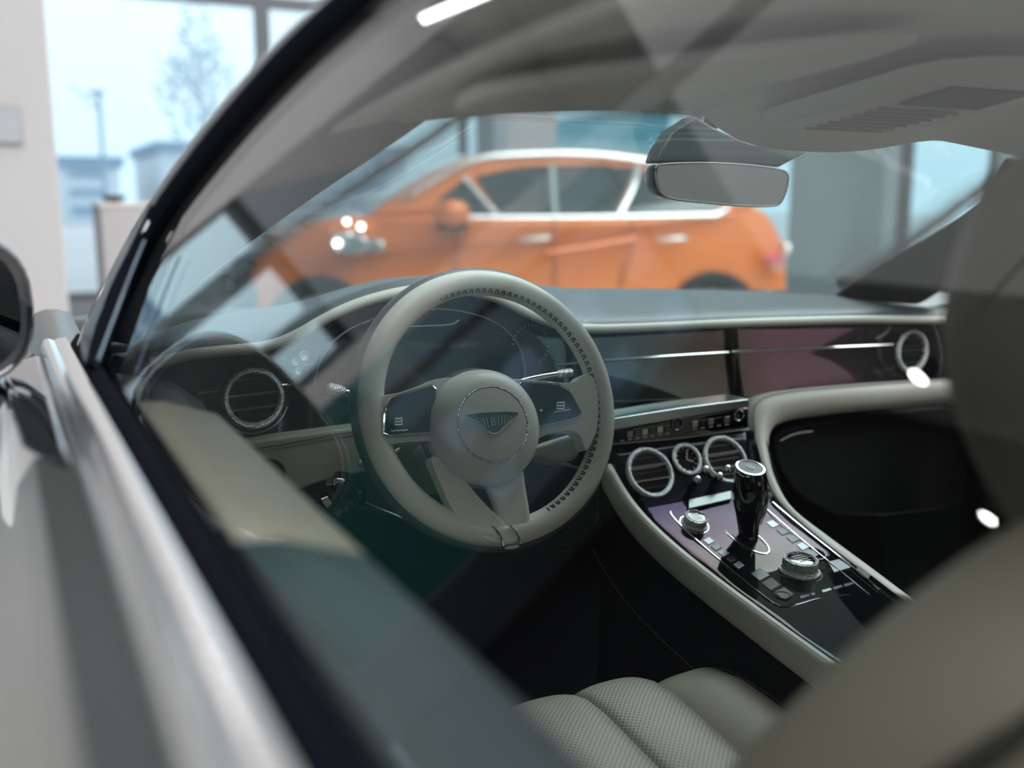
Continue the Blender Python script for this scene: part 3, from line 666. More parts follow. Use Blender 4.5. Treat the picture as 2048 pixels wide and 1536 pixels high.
mk('mirror_glass', mg, [tuple(range(len(mg)))], MIRRG, im, sm=False)
tube('mirror_rim', [cen+(p-cen)*.975-V((0, .003, 0)) for p in shl], .0016, M('mirror_rim', (.30, .33, .33), .3), im, n=6, closed=True)
tube('mirror_stem', [cen+V((-.01, .03, .01)), cen+V((-.01, .045, .05)), cen+V((0, .03, .10))], .012, SATIN, im)
sh2 = [PY(*p, 1.14) for p in ((1392, 232), (1345, 262), (1322, 300), (1312, 326), (1400, 326), (1560, 334), (1590, 318), (1620, 302), (1500, 285), (1430, 255))]
loft('sensor_cover', [sh2, [p+V((0, .03, .0)) for p in sh2]], M('sensor_grey', (.045, .058, .058), .4), im, closed=True, cap=True, bevel=.004)
# ================================================================== DASHBOARD
YF = 1.31
PL = [(300, 722), (352, 712), (380, 703), (460, 696), (540, 688), (590, 668), (650, 632), (700, 608), (760, 588), (830, 574), (900, 572), (960, 580), (1010, 598), (1060, 625), (1110, 645), (1165, 655), (1300, 651), (1450, 643), (1600, 638), (1750, 635), (1890, 637)]
pl3 = [PY(u, v, 1.285) for u, v in PL]
plz = [(p.x, p.z) for p in pl3]
BK = [(262, 700), (330, 655), (380, 636), (450, 622), (520, 612), (590, 600), (620, 592), (700, 568), (770, 552), (860, 546), (1000, 556), (1130, 570), (1300, 572), (1500, 578), (1640, 585), (1760, 600), (1850, 615), (1920, 632)]
bk3 = [PY(u, v, 1.50) for u, v in BK]; bkz = [(p.x, p.z) for p in bk3]
print('piping', [(round(a, 2), round(b, 3)) for a, b in plz][::3]); print('cowl', [(round(a, 2), round(b, 3)) for a, b in bkz][::3])
dash = thing('x', (0, 0, 0), 'x', 'x'); bpy.data.objects.remove(dash)
xs = [lerp(-.76, .76, i/80) for i in range(81)]
def ydash(x): return 1.285
rows = []
for x in xs:
    zf, zb = interp(plz, x), interp(bkz, x)
    rows.append(smooth([V((x, 1.288, zf-.004)), V((x, 1.286, zf+.002)), V((x, 1.300, zf+.012)), V((x, 1.37, lerp(zf, zb, .50)+.002)), V((x, 1.44, lerp(zf, zb, .80)-.003)), V((x, 1.50, zb-.004)), V((x, 1.58, zb-.022)), V((x, 1.66, zb-.05))], 2))
dash = loft('dashboard', rows, NAVY, car, solid=.004, label='dark leather dashboard top')
tube('piping', smooth([p+V((0, -.002, -.003)) for p in pl3], 2), .0074, BEIGE, dash, n=10, label='cream leather piping')
# stitches behind the piping
vs = []; fs = []
st = resample(smooth([p+V((0, .008, .008)) for p in pl3], 2), 300)
for i in range(0, 298, 2):
    a, b = st[i], st[i+1]; q, f = tube_vf([a.lerp(b, .1), b.lerp(a, .1)], .0007, 4, base=len(vs)); vs += q; fs += f
mk('stitching', vs, fs, LTHREAD, dash, kind='stuff')
# fascia
FL = [(-.76, .885), (-.62, .885), (-.50, .885), (-.36, .885), (-.10, .875), (.13, .885), (.17, .893), (.24, .903), (.40, .905), (.60, .902), (.76, .895)]
lowL = [PY(450, 893, 1.30), PY(690, 860, 1.30)]; lowR = [PY(1500, 800, 1.30), PY(1580, 780, 1.30), PY(1900, 757, 1.30)]
print('low', lowL, lowR)
FLz = [(-.80, lowL[0].z+.002), (lowL[0].x, lowL[0].z), (lowL[1].x, lowL[1].z), (-.10, lowL[1].z)]+[(p.x, p.z) for p in lowR]+[(.8, lowR[-1].z)]
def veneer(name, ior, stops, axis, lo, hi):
    """black lacquer with reflected colours painted into its gloss tint along the panel"""
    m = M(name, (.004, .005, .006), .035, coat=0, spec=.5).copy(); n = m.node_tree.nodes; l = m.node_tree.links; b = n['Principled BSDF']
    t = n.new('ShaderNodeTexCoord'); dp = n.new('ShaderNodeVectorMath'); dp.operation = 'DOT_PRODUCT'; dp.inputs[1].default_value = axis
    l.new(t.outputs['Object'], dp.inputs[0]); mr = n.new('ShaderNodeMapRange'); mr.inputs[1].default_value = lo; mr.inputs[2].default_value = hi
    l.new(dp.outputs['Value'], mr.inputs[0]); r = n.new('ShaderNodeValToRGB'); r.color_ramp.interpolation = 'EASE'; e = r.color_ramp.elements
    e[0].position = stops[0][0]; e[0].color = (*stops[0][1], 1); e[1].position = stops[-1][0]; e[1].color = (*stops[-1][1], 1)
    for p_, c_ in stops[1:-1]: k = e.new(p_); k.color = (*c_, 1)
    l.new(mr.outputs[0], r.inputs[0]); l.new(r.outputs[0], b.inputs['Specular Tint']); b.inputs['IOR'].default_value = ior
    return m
VEN = veneer('reflection_tint_black_veneer', 2.05, [(0, (.5, .9, .95)), (.42, (.35, .55, .55)), (.55, (.5, .4, .3)), (.70, (1, .45, .62)), (.86, (.95, .5, .75)), (1, (.5, .85, .9))], (1, 0, .5), -.2, 1.25)  # teal and pink reflections painted into the specular tint
VENC = veneer('reflection_tint_console_veneer', 1.30, [(0, (.35, .8, .75)), (.25, (.9, 1, .97)), (.42, (.8, .75, .3)), (.58, (.95, .35, .3)), (.75, (.95, .22, .62)), (.90, (.65, .35, .95)), (1, (.35, .35, .45))], (0, 1, 0), .78, 1.16)  # console reflections painted as tint bands from mint to purple
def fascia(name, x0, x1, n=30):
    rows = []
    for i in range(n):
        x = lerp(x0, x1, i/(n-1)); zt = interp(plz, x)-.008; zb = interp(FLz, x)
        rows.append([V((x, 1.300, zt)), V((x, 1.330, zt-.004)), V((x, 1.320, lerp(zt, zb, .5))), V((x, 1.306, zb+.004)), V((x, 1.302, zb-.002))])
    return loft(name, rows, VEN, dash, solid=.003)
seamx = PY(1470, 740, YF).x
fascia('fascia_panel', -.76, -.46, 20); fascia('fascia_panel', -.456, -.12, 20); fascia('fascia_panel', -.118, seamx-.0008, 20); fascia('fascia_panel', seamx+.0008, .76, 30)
def bar(name, pts, r, mat=CHROME, parent=None, y=None, **k):
    return tube(name, [PY(u, v, y or YF-.006) for u, v in pts], r, mat, parent or dash, n=6, **k)
bar('chrome_strip', [(395, 786), (448, 780), (560, 770), (640, 764)], .0014)
bar('chrome_strip', [(1050, 737), (1195, 722), (1330, 712), (1457, 704)], .0016); bar('chrome_strip', [(1463, 703), (1600, 697), (1785, 689)], .0016)
def vent(c, nrm, r, xh=V((1, 0, 0)), slats=((-.30), (.36)), par=None):
    f_ = frame(c, nrm, xh); par = par or dash
    v = torus('air_vent', f_, r, r*.13, r*.16, KNURL, par, n=64, m=10, h=.004, label='knurled chrome vent ring')
    lathe('vent_bowl', f_, [(r*.95, .0062), (r*.90, .0026), (r*.3, .0018), (.001, .0018)], PIANO, v, n=40, cap=False)
    for s in slats:
        w_ = math.sqrt(1-s*s)*r*.96
        prism('slat', [f_(-w_, s*r-.0014, .003), f_(w_, s*r-.0014, .003), f_(w_, s*r+.0014, .003), f_(-w_, s*r+.0014, .003)], V(nrm).normalized(), .004, CHROME, v)
    for s in (-.62, .04, .68):
        w_ = math.sqrt(1-s*s)*r*.92
        prism('vane', [f_(-w_, s*r-.001, .002), f_(w_, s*r-.001, .002), f_(w_, s*r+.001, .002), f_(-w_, s*r+.001, .002)], V(nrm).normalized(), .002, SATIN, v)
    return v
vl = PY(506, 796, YF-.008); vent(vl, (0, -1, .06), .0365, V((1, 0, .03)), slats=(-.34, .16))
vr = PY(1820, 702, YF-.008); vent(vr, (0, -1, .06), .0365, V((1, 0, 0)), slats=(-.15, .28))
f_ = frame(vl, (0, -1, .06), V((1, 0, .03)))
tube('vent_surround', [f_(math.cos(a)*.047, math.sin(a)*.047, .0) for a in [math.radians(200+i*7) for i in range(21)]], .0009, SATINM, dash, n=6)
# small chrome switch and script plate near the passenger vent
p = PY(1752, 678, YF-.008); tube('chrome_lever', [p+V((0, 0, 0)), p+V((.022, -.004, .012)), p+V((.03, -.004, .022))], .0022, KNURL, dash, n=8, taper=[1, 1.2, 1])
text('script_lettering', 'Speed', frame(PY(1770, 740, YF-.004), (0, -1, .03), V((1, 0, .0))), .018, CHROME, dash, .0006)
# light switch dials left of the cluster
for u, v, r in ((606, 712, .0075), (588, 724, .006), (594, 742, .0055)):
    f_ = frame(PY(u, v, 1.292), (0, -1, .1)); lathe('dial', f_, [(r, 0), (r, .006), (r*.8, .008), (r*.7, .006), (.001, .006)], KNURL, dash, n=20)
# lower cream pads
def quadpad(name, pts, y, th, mat, par, **k):
    return prism(name, smooth([PY(u, v, y) for u, v in pts], 1, True), (0, 1, 0), th, mat, par, bevel=.006, **k)
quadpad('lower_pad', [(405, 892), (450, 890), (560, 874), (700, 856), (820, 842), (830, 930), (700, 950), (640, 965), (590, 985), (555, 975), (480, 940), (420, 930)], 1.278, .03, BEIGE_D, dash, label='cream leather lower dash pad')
h0 = PY(536, 946, 1.272); lathe('hole_bezel', frame(h0, (0, -1, .1)), [(.023, .002), (.021, .007), (.018, .004), (.017, -.006), (.001, -.008)], PIANO, dash, n=28, sq=.85)
tube('pad_stitch', [PY(u, v, 1.275) for u, v in ((460, 905), (560, 890), (680, 868), (800, 852))], .0009, THREAD, dash, n=5)
quadpad('knee_panel', [(330, 960), (420, 920), (700, 940), (1200, 900), (1200, 1090), (980, 1120), (700, 1010)], 1.315, .02, SATIN, dash)
tube('knee_panel_edge', [PY(u, v, 1.30) for u, v in ((690, 985), (760, 1018), (830, 1045), (900, 1075))], .0012, SATINM, dash, n=5)
# steering column shroud fill
# passenger cream frame: swept band from the door across to the console
UPE = [(2010, 753), (1900, 757), (1750, 765), (1620, 775), (1548, 783), (1512, 795), (1498, 812), (1500, 850), (1506, 905), (1524, 955), (1552, 1010), (1610, 1062), (1700, 1132), (1790, 1200)]
LOE = [(2010, 800), (1905, 808), (1750, 820), (1625, 834), (1565, 846), (1542, 866), (1537, 905), (1546, 955), (1566, 1000), (1590, 1030), (1650, 1072), (1745, 1140), (1830, 1205)]
def ycurve(u, v):  # depth along the band : on the dash plane first, then down the console
    return interp([(700, 1.262), (830, 1.255), (870, 1.235), (925, 1.19), (970, 1.15), (1012, 1.10), (1075, 1.02), (1140, .93), (1210, .85)], v)
ua = resample(smooth([PY(u, v, ycurve(u, v)) for u, v in UPE], 2), 60); ub = resample(smooth([PY(u, v, ycurve(u, v)) for u, v in LOE], 2), 60)
rows = []
for a, b in zip(ua, ub):
    m_ = a.lerp(b, .5)+V((0, -.012, .006)); rows.append(smooth([a+V((0, .03, -.01)), a, m_, b, b+V((.003, .05, -.006))], 2))
loft('passenger_frame', rows, BEIGE, dash, solid=.003, label='cream leather frame sweeping into the console')
tube('frame_stitch', [a.lerp(b, .10)+V((0, -.004, .003)) for a, b in zip(ua, ub)], .0007, THREAD, dash, n=4)
gl = quadpad('glovebox', [(1545, 862), (1610, 845), (1750, 828), (1940, 812), (1960, 1010), (1700, 1040), (1600, 1000), (1550, 930)], 1.30, .02, M('black_plastic', (.008, .008, .009), .6), dash)
tube('glovebox_catch', smooth([PY(u, v, 1.296) for u, v in ((1560, 882), (1590, 866), (1625, 862))], 2), .0012, SATINM, dash, n=5)
# ---- instrument display
sc_ = [PY(u, v, 1.298) for u, v in ((575, 742), (600, 700), (660, 650), (740, 612), (840, 598), (930, 600), (1010, 628), (1075, 672), (1110, 720), (1115, 765), (1000, 790), (800, 800), (640, 800), (585, 780))]
prism('instrument_display', smooth(sc_, 2, True), (0, .98, .1), .008, M('display_black', (.006, .008, .010), .12, coat=.6), dash, sm=False)
OUTL = M('display_outline', (.34, .33, .32), .4)
for pts in (((628, 770), (640, 715), (690, 660), (770, 628), (880, 614), (980, 634), (1036, 680), (1052, 735), (1048, 770)), ((790, 654), (850, 652), (905, 650), (918, 640)),
            ((655, 690), (700, 655), (740, 642))):
    tube('display_line', smooth([PY(u, v, 1.292) for u, v in pts], 3), .0006, OUTL, dash, n=4)
g0 = frame(PY(1062, 690, 1.29), (0, -1, .08))
vs = []; fs = []
for k in range(19):
    a = math.radians(-60+k*13); q, f = tube_vf([g0(math.cos(a)*.027, math.sin(a)*.027), g0(math.cos(a)*.032, math.sin(a)*.032)], .0005, 4, base=len(vs)); vs += q; fs += f
mk('gauge_ticks', vs, fs, OUTL, dash)

# ================================================================== STEERING WHEEL
TAU = math.radians(20); WN = V((0, -math.cos(TAU), math.sin(TAU))); WC = P(969, 820, 1.245)+V((.012, 0, 0))+V((0, .0015, .0043))
WX = V((1, 0, 0)); WY = WN.cross(WX)
def wf(a, b, h=0): return WC+WX*a+WY*b+WN*h
def PW(u, v, h=0):
    p = plane_hit(u, v, WC+WN*h, WN)-WC; return (p.dot(WX), p.dot(WY))
print('wheel extents', [tuple(round(c, 3) for c in PW(*a)) for a in ((715, 800), (1222, 800), (950, 535), (1012, 1100), (962, 862))])
WB = M('wheel_cream_leather', (.66, .64, .56), .42, bump=(900, .10, 'voronoi'), var=(12, .03))
rimw = torus('steering_wheel', wf, .1586, .0160, .0150, WB, car, n=120, m=18, h=0, label='cream leather steering wheel')
torus('rim_back', wf, .1655, .0158, .0135, NAVY, rimw, n=120, m=16, h=-.0105, label='dark leather outer rim')
vs = []; fs = []
for k in range(104):
    a = math.radians(-70+k*1.75); r0 = .1440; da = .012 if k % 2 else -.006
    q, f = tube_vf([wf(math.cos(a)*r0, math.sin(a)*r0, .0072), wf(math.cos(a+da)*(r0+.0040), math.sin(a+da)*(r0+.0040), .0118)], .0009, 4, base=len(vs)); vs += q; fs += f
mk('stitching', vs, fs, THREAD, rimw, kind='stuff')
def wpoly(name, pts, h, th, mat, par, it=2, bv=.004, hp=None, **k):
    q = smooth([V((*PW(u, v, h if hp is None else hp), 0)) for u, v in pts], it, True)
    return prism(name, [wf(p.x, p.y, h) for p in q], WN, -th, mat, par, bevel=bv, **k)
wpoly('spoke', [(742, 790), (764, 792), (815, 782), (880, 752), (960, 760), (960, 890), (872, 880), (800, 885), (768, 892), (756, 915), (745, 890), (738, 845)], .012, .024, WB, rimw, bv=.007)
wpoly('spoke', [(965, 760), (1035, 757), (1090, 762), (1148, 768), (1172, 742), (1196, 765), (1198, 850), (1182, 892), (1170, 905), (1160, 862), (1110, 862), (1060, 885), (965, 900)], .012, .024, WB, rimw, bv=.007)
wpoly('lower_spoke', [(856, 905), (905, 925), (960, 998), (1018, 1052), (1022, 1086), (985, 1088), (938, 1062), (905, 1020), (878, 960)], .014, .022, WB, rimw, bv=.007)
wpoly('lower_spoke', [(1046, 900), (1052, 960), (1066, 1040), (1062, 1066), (1030, 1080), (1000, 1062), (1000, 1030), (985, 985), (965, 960), (975, 915)], .013, .020, WB, rimw, bv=.007)
wpoly('spoke_clasp', [(988, 1054), (1036, 1050), (1040, 1086), (1004, 1092)], .020, .028, WB, rimw, bv=.004)
for pts in (((984, 1052), (1000, 1068), (1006, 1092)), ((1018, 1050), (1034, 1066), (1040, 1088))):
    tube('clasp_trim', smooth([wf(*PW(u, v, .021), .0215) for u, v in pts], 2), .0015, CHROME, rimw, n=6)
wpoly('clasp_foot', [(1008, 1092), (1038, 1088), (1040, 1096), (1010, 1100)], .006, .02, SATINM, rimw, bv=.002)
POD = M('pod_black', (.02, .035, .04), .08, coat=1.0)
for pts in ([(766, 872), (770, 816), (782, 796), (872, 768), (866, 866)], [(1034, 762), (1116, 768), (1138, 782), (1162, 826), (1154, 836), (1048, 860)]):
    q = [V((*PW(u, v, .014), 0)) for u, v in pts]; q = [a.lerp(b, k_) for a, b in zip(q, q[1:]+q[:1]) for k_ in (.10, .90)]
    pod = prism('control_pod', [wf(p.x, p.y, .0125) for p in q], WN, .003, POD, rimw, bevel=.001)
    tube('pod_frame', [wf(p.x, p.y, .0145) for p in q], .0017, CHROME, rimw, n=6, closed=True)
SYM = M('white_symbol', (.75, .8, .8), .5)
def wbar(u0, v0, u1, v1, r=.0006): tube('symbol', [wf(*PW(u0, v0, .016), .0162), wf(*PW(u1, v1, .016), .0162)], r, SYM, rimw, n=4)
for u, v in ((797, 838), (1121, 806)):
    for dy in (0, 6, 12): wbar(u-7, v+dy, u+7, v+dy-1, .0011)
    wbar(u-7, v, u-7, v+12); wbar(u+7, v, u+7, v+12)
wbar(782, 862, 815, 860); wbar(1108, 824, 1140, 819); wbar(1080, 820, 1084, 822, .0012)
# hub
hx, hy = PW(960, 858, .0)
hf = frame(wf(hx, hy), WN, WX)
hub = lathe('horn_pad', hf, [(.052, -.03), (.066, -.02), (.0715, .0), (.0725, .012), (.070, .024), (.063, .034), (.054, .0385), (.0475, .040), (.0465, .0385), (.0455, .0385), (.0445, .0405), (.03, .0425), (.015, .0432), (.001, .0435)], WB, rimw, n=64)
torus('hub_bezel', hf, .0735, .0012, .002, CHROME, rimw, n=72, m=6, h=.002)
torus('hub_ring', hf, .0462, .0010, .0012, KNURL, rimw, n=72, m=8, h=.0395)
torus('hub_groove', hf, .0745, .0035, .004, SATIN, rimw, n=72, m=8, h=-.004)
bd = [(930, 827), (1038, 822), (1033, 834), (1020, 843), (1006, 855), (998, 865), (986, 869), (974, 864), (964, 853), (948, 843), (936, 836)]
BADGE = M('badge_recess', (.16, .25, .26), .25, .6)
q = smooth([V((*PW(u, v, .043), 0)) for u, v in bd], 1, True)
prism('winged_badge', [wf(p.x, p.y, .0428) for p in q], WN, .0018, BADGE, rimw)
tube('badge_edge', [wf(p.x, p.y, .0448) for p in q], .0007, M('badge_edge', (.62, .64, .60), .3, .5), rimw, n=5, closed=True)
bc = V((*PW(985, 845, .043), 0)); text('badge_letter', 'B', frame(wf(bc.x, bc.y, .0448), WN, WX), .014, M('badge_edge'), rimw, .0005)
for s_ in (-1, 1):
    for k in range(7):
        x0 = s_*(.008+.0045*k); tube('feather', [wf(bc.x+x0, bc.y+.008-.0006*k, .0450), wf(bc.x+x0*.86, bc.y-.006+.0013*k, .0450)], .0004, M('badge_edge'), rimw, n=4)
# column, shroud, stalks, paddles
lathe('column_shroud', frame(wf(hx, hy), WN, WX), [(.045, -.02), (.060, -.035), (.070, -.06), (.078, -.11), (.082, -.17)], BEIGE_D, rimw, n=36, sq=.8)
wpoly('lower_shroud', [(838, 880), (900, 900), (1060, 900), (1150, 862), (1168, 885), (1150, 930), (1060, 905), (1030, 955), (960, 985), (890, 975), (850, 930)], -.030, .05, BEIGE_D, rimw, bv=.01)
def stalk(pts, r, h, tp, lab):
    p_ = smooth([wf(*PW(u, v, h), h) for u, v in pts], 2)
    o = tube('stalk', p_, r, CHROME, rimw, n=12); e = [p_[-2]+(p_[-1]-p_[-2])*.2, p_[-1]]
    d = (p_[-1]-p_[-3]).normalized(); lathe('stalk_tip', frame(p_[-1], d), [(r*1.0, -.012), (r*1.35, -.010), (r*1.45, .004), (r*1.35, .010), (r*.8, .012), (.0005, .012)], KNURL, rimw, n=20)
stalk([(1010, 775), (1060, 758), (1130, 747)], .0042, -.035, 1, '')
stalk([(760, 800), (720, 795), (672, 780)], .0050, -.05, 1, '')
stalk([(800, 900), (760, 925), (735, 925)], .0042, -.045, 1, '')
for pts in (((738, 762), (760, 776), (772, 800), (755, 812), (742, 800)), ((1172, 905), (1190, 940), (1180, 955), (1168, 930))):
    wpoly('shift_paddle', pts, -.014, .004, KNURL, rimw, bv=.001)
sb = P(700, 975, 1.36); lathe('adjuster_gaiter', frame(sb, (V((.45, -.6, .55)))), [(.03, -.03), (.034, -.025), (.028, -.018), (.032, -.012), (.026, -.006), (.029, 0), (.02, .006), (.001, .008)], PIANO, dash, n=24)

# ================================================================== CONSOLE
CS = [(.50, .690), (.70, .695), (.84, .703), (.96, .717), (1.06, .740), (1.12, .762), (1.150, .786), (1.200, .836), (1.212, .846), (1.25, .850)]
def cz(y): return interp(CS, y)
def PC(u, v, off=0.0):
    d = ray(u, v); a, b = .5, 3.0
    g = lambda t: (CAM+d*t).z-cz((CAM+d*t).y)-off
    t = a
    while t < b and g(t) > 0: t += .01
    lo, hi = t-.01, t
    for _ in range(30):
        m_ = (lo+hi)/2
        if g(m_) > 0: lo = m_
        else: hi = m_
    return CAM+d*hi
def cn(y): s = (cz(y+.01)-cz(y-.01))/.02; return V((0, -s, 1)).normalized()
LE = [PC(u, v) for u, v in ((1222, 935), (1265, 1010), (1335, 1082), (1435, 1162), (1565, 1258), (1680, 1340))]
RE = [PC(u, v) for u, v in ((1500, 850), (1540, 985), (1600, 1043), (1700, 1118), (1800, 1195))]
print('LE', [tuple(round(c, 3) for c in p) for p in LE]); print('RE', [tuple(round(c, 3) for c in p) for p in RE])
lx = sorted((p.y, p.x) for p in LE); rx = sorted((p.y, p.x) for p in RE)
rows = []
for i in range(40):
    y = lerp(.50, 1.245, i/39); a = interp(lx, y); b = interp(rx, y)
    rows.append([V((lerp(a, b, j/12), y, cz(y)-.002*(abs(2*j/12-1)))) for j in range(13)])
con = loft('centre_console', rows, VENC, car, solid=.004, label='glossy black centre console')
# left cream side rail
LO = [(1196, 985), (1238, 1045), (1290, 1108), (1390, 1190), (1530, 1290), (1640, 1378)]
lo3 = [PX(u, v, -.150) for u, v in LO]; print('lo', [tuple(round(c, 3) for c in p) for p in lo3])
ra = resample(smooth(LE, 2), 40); rb = resample(smooth([V((p.x-.014, p.y, p.z-.030)) for p in LE], 2), 40)
rows = [smooth([a+V((.002, 0, -.006)), a+V((0, 0, .006)), a+V((-.012, 0, .004)), b+V((.0, 0, .02)), b, b+V((.02, 0, -.02))], 2) for a, b in zip(ra, rb)]
loft('console_rail', rows, BEIGE, con, solid=.003, label='cream stitched console side rail')
vs = []; fs = []
st = resample([a+V((-.010, 0, .0075)) for a in ra], 360)
for i in range(0, 358, 2):
    q, f = tube_vf([st[i], st[i+1]], .0006, 4, base=len(vs)); vs += q; fs += f
mk('stitching', vs, fs, THREAD, con, kind='stuff')
rows = [[p+V((-.010, 0, -.028)), p+V((-.014, 0, -.20)), p+V((-.02, 0, -.48))] for p in ra]
loft('console_side', rows, CARPET, con, solid=.004)
rows = [[p+V((.03, 0, -.02)), p+V((.03, 0, -.48))] for p in resample(RE, 20)]
loft('console_side', rows, CARPET, con, solid=.004)
tube('side_stitch', [p+V((-.028, 0, -.12)) for p in ra], .0007, M('grey_thread', (.10, .10, .09), .8), con, n=4)
def cpath(pts, off=.001, it=1, closed=False): return smooth([PC(u, v, off) for u, v in pts], it, closed)
tube('chrome_outline', cpath([(1700, 1190), (1640, 1195), (1598, 1208), (1560, 1215), (1530, 1195), (1470, 1145), (1400, 1087), (1350, 1040), (1338, 1022), (1348, 1010), (1378, 1003), (1425, 1000), (1460, 992)], .0012, 2), .0011, CHROME, con, n=6)
tube('chrome_rail', cpath([(1545, 1005), (1600, 1052), (1680, 1115), (1760, 1180)], .002, 1), .0016, CHROME, con, n=6)
tube('chrome_rail', cpath([(1530, 1015), (1590, 1068), (1660, 1125), (1740, 1190)], .002, 1), .0008, CHROME, con, n=6)
tube('chrome_rail', cpath([(1240, 975), (1290, 1040), (1360, 1098), (1450, 1170), (1560, 1252)], .002, 1), .0009, SATINM, con, n=6)
# lid strip above the gear lever
prism('stowage_lip', [PC(u, v, .004) for u, v in ((1376, 1003), (1462, 985), (1462, 1002), (1376, 1022))], (0, -.3, .95), .004, M('brushed_trim', (.16, .18, .17), .3, .8), con, bevel=.001)
# centre vents and clock on the upper stack
sn = cn(1.18)
def stackp(u, v, off=.004): return PC(u, v, off)
vent(stackp(1297, 948), sn+V((0, -.35, 0)), .0355, V((1, 0, 0)), slats=(-.30, .30), par=con)
vent(stackp(1447, 922), sn+V((0, -.35, 0)), .0355, V((1, 0, 0)), slats=(-.30, .30), par=con)
f_ = frame(stackp(1372, 920, .006), sn+V((0, -.35, 0)))
clk = torus('clock', f_, .0225, .0038, .004, KNURL, con, n=48, m=10, h=.003, label='round chrome clock')
lathe('clock_face', f_, [(.021, .0), (.001, .0005)], PIANO, clk, n=32)
for a, l_ in ((1.2, .016), (-.4, .012)): tube('clock_hand', [f_(0, 0, .002), f_(math.cos(a)*l_, math.sin(a)*l_, .002)], .0009, SYM, clk, n=5)
for k in range(12):
    a = k*math.pi/6; tube('hour_mark', [f_(math.cos(a)*.015, math.sin(a)*.015, .0015), f_(math.cos(a)*.0185, math.sin(a)*.0185, .0015)], .0006, SYM, clk, n=4)
for u, v in ((1378, 972), (1422, 965), (1395, 952), (1438, 950)):
    p0 = stackp(u, v, .0); f_ = frame(p0, V((0, -.8, .6)))
    lathe('vent_stop', f_, [(.003, 0), (.0028, .014), (.0052, .017), (.0066, .021), (.0062, .026), (.004, .029), (.0005, .030)], CHROME, con, n=20, label='chrome pull knob')
# control strip above the vents
def stripq(name, pts, y, th, mat, par, bv=.0015, **k): return prism(name, [PY(u, v, y) for u, v in pts], (0, 1, 0), th, mat, par, bevel=bv, **k)
stripq('metal_ledge', [(1222, 838), (1360, 816), (1498, 798), (1499, 814), (1360, 836), (1222, 862)], 1.198, .05, M('brushed_ledge', (.55, .60, .61), .25, .9), con)
cp = stripq('control_strip', [(1222, 863), (1360, 838), (1497, 816), (1497, 856), (1360, 876), (1222, 888)], 1.204, .04, PIANO, con)
tube('strip_trim', [PY(u, v, 1.200) for u, v in ((1222, 889), (1360, 877), (1497, 858))], .0013, CHROME, con, n=6)
for i, (u, v) in enumerate([(1240+15*k, 872-2.3*k) for k in range(7)]+[(1385+16*k, 849-2.2*k) for k in range(5)]):
    stripq('strip_button', [(u, v-6), (u+11, v-8), (u+11, v+4), (u, v+6)], 1.202, .004, SATINM if i % 2 else PIANO, con, bv=.0005)
    stripq('button_mark', [(u+2, v+9), (u+9, v+8), (u+9, v+9.5), (u+2, v+10.5)], 1.2025, .002, SYM, con, bv=0)
for u, v, r in ((1355, 847, .0095), (1478, 830, .0085)):
    f_ = frame(PY(u, v, 1.202), (0, -1, .1)); torus('button_ring', f_, r, .0016, .002, CHROME, con, n=32, m=8); lathe('round_button', f_, [(r*.8, 0), (r*.7, .003), (.0005, .0035)], PIANO, con, n=24)
# gear lever
g0 = PC(1497, 1078); gz0 = g0+V((0, 0, 0))
topc = P(1500, 942, (g0-CAM).dot(FW)*.988)
print('gear', g0, topc)
path = [g0, g0.lerp(topc, .30)+V((.0, .002, 0)), g0.lerp(topc, .55)+V((-.001, .000, 0)), g0.lerp(topc, .8)+V((.001, -.003, 0)), topc]
ax = [(.012, .014), (.014, .018), (.020, .025), (.0225, .027), (.019, .024)]
rows = []
dirs = (topc-g0).normalized()
for p, (a, b) in zip(path, ax):
    rows.append([p+V((math.cos(t)*a, math.sin(t)*b, 0)) for t in [2*math.pi*i/24 for i in range(24)]])
spl = [[rows[i][j] for i in range(5)] for j in range(24)]; spl = [smooth(s, 2) for s in spl]
rows = [[spl[j][i] for j in range(24)] for i in range(len(spl[0]))]
lev = loft('gear_lever', rows, GLOSSB, con, closed=True, cap=True, label='gloss black gear lever with chrome cap')
f_ = frame(topc+V((0, 0, .000)), V((-.1, -.25, 1)))
lathe('lever_cap', f_, [(.019, -.004), (.0205, .002), (.019, .006), (.0165, .0062), (.016, .0055)], CHROME, lev, n=32, sq=1.15, cap=False)
lathe('lever_badge', f_, [(.0163, .0052), (.001, .0056)], SATIN, lev, n=32, sq=1.15, cap=False)
text('shift_pattern', 'B', frame(f_(0, 0, .0060), V((-.1, -.25, 1))), .016, SYM, lev, .0004)
rows_ = [topc+V((.006, -.021, -.006)), g0.lerp(topc, .75)+V((.012, -.026, 0)), g0.lerp(topc, .5)+V((.014, -.018, 0)), g0.lerp(topc, .25)+V((.008, -.012, 0))]
tube('lever_trim', smooth(rows_, 2), .0032, SATINM, lev, n=8)
f_ = frame(PC(1490, 1075, .001), cn(1.03), V((0, 1, 0))); pr = [f_(x, y, 0) for x, y in ell(.052, .021, 36)]
torus('lever_gate', lambda a, b, c: f_(a*1.9, b*.85, c), .024, .0010, .0012, CHROME, con, n=48, m=6, h=.001)
prism('gate_well', [f_(x*.85, y*.85, 0) for x, y in ell(.050, .022, 36)], cn(1.03), .0008, SATIN, con, sm=False)
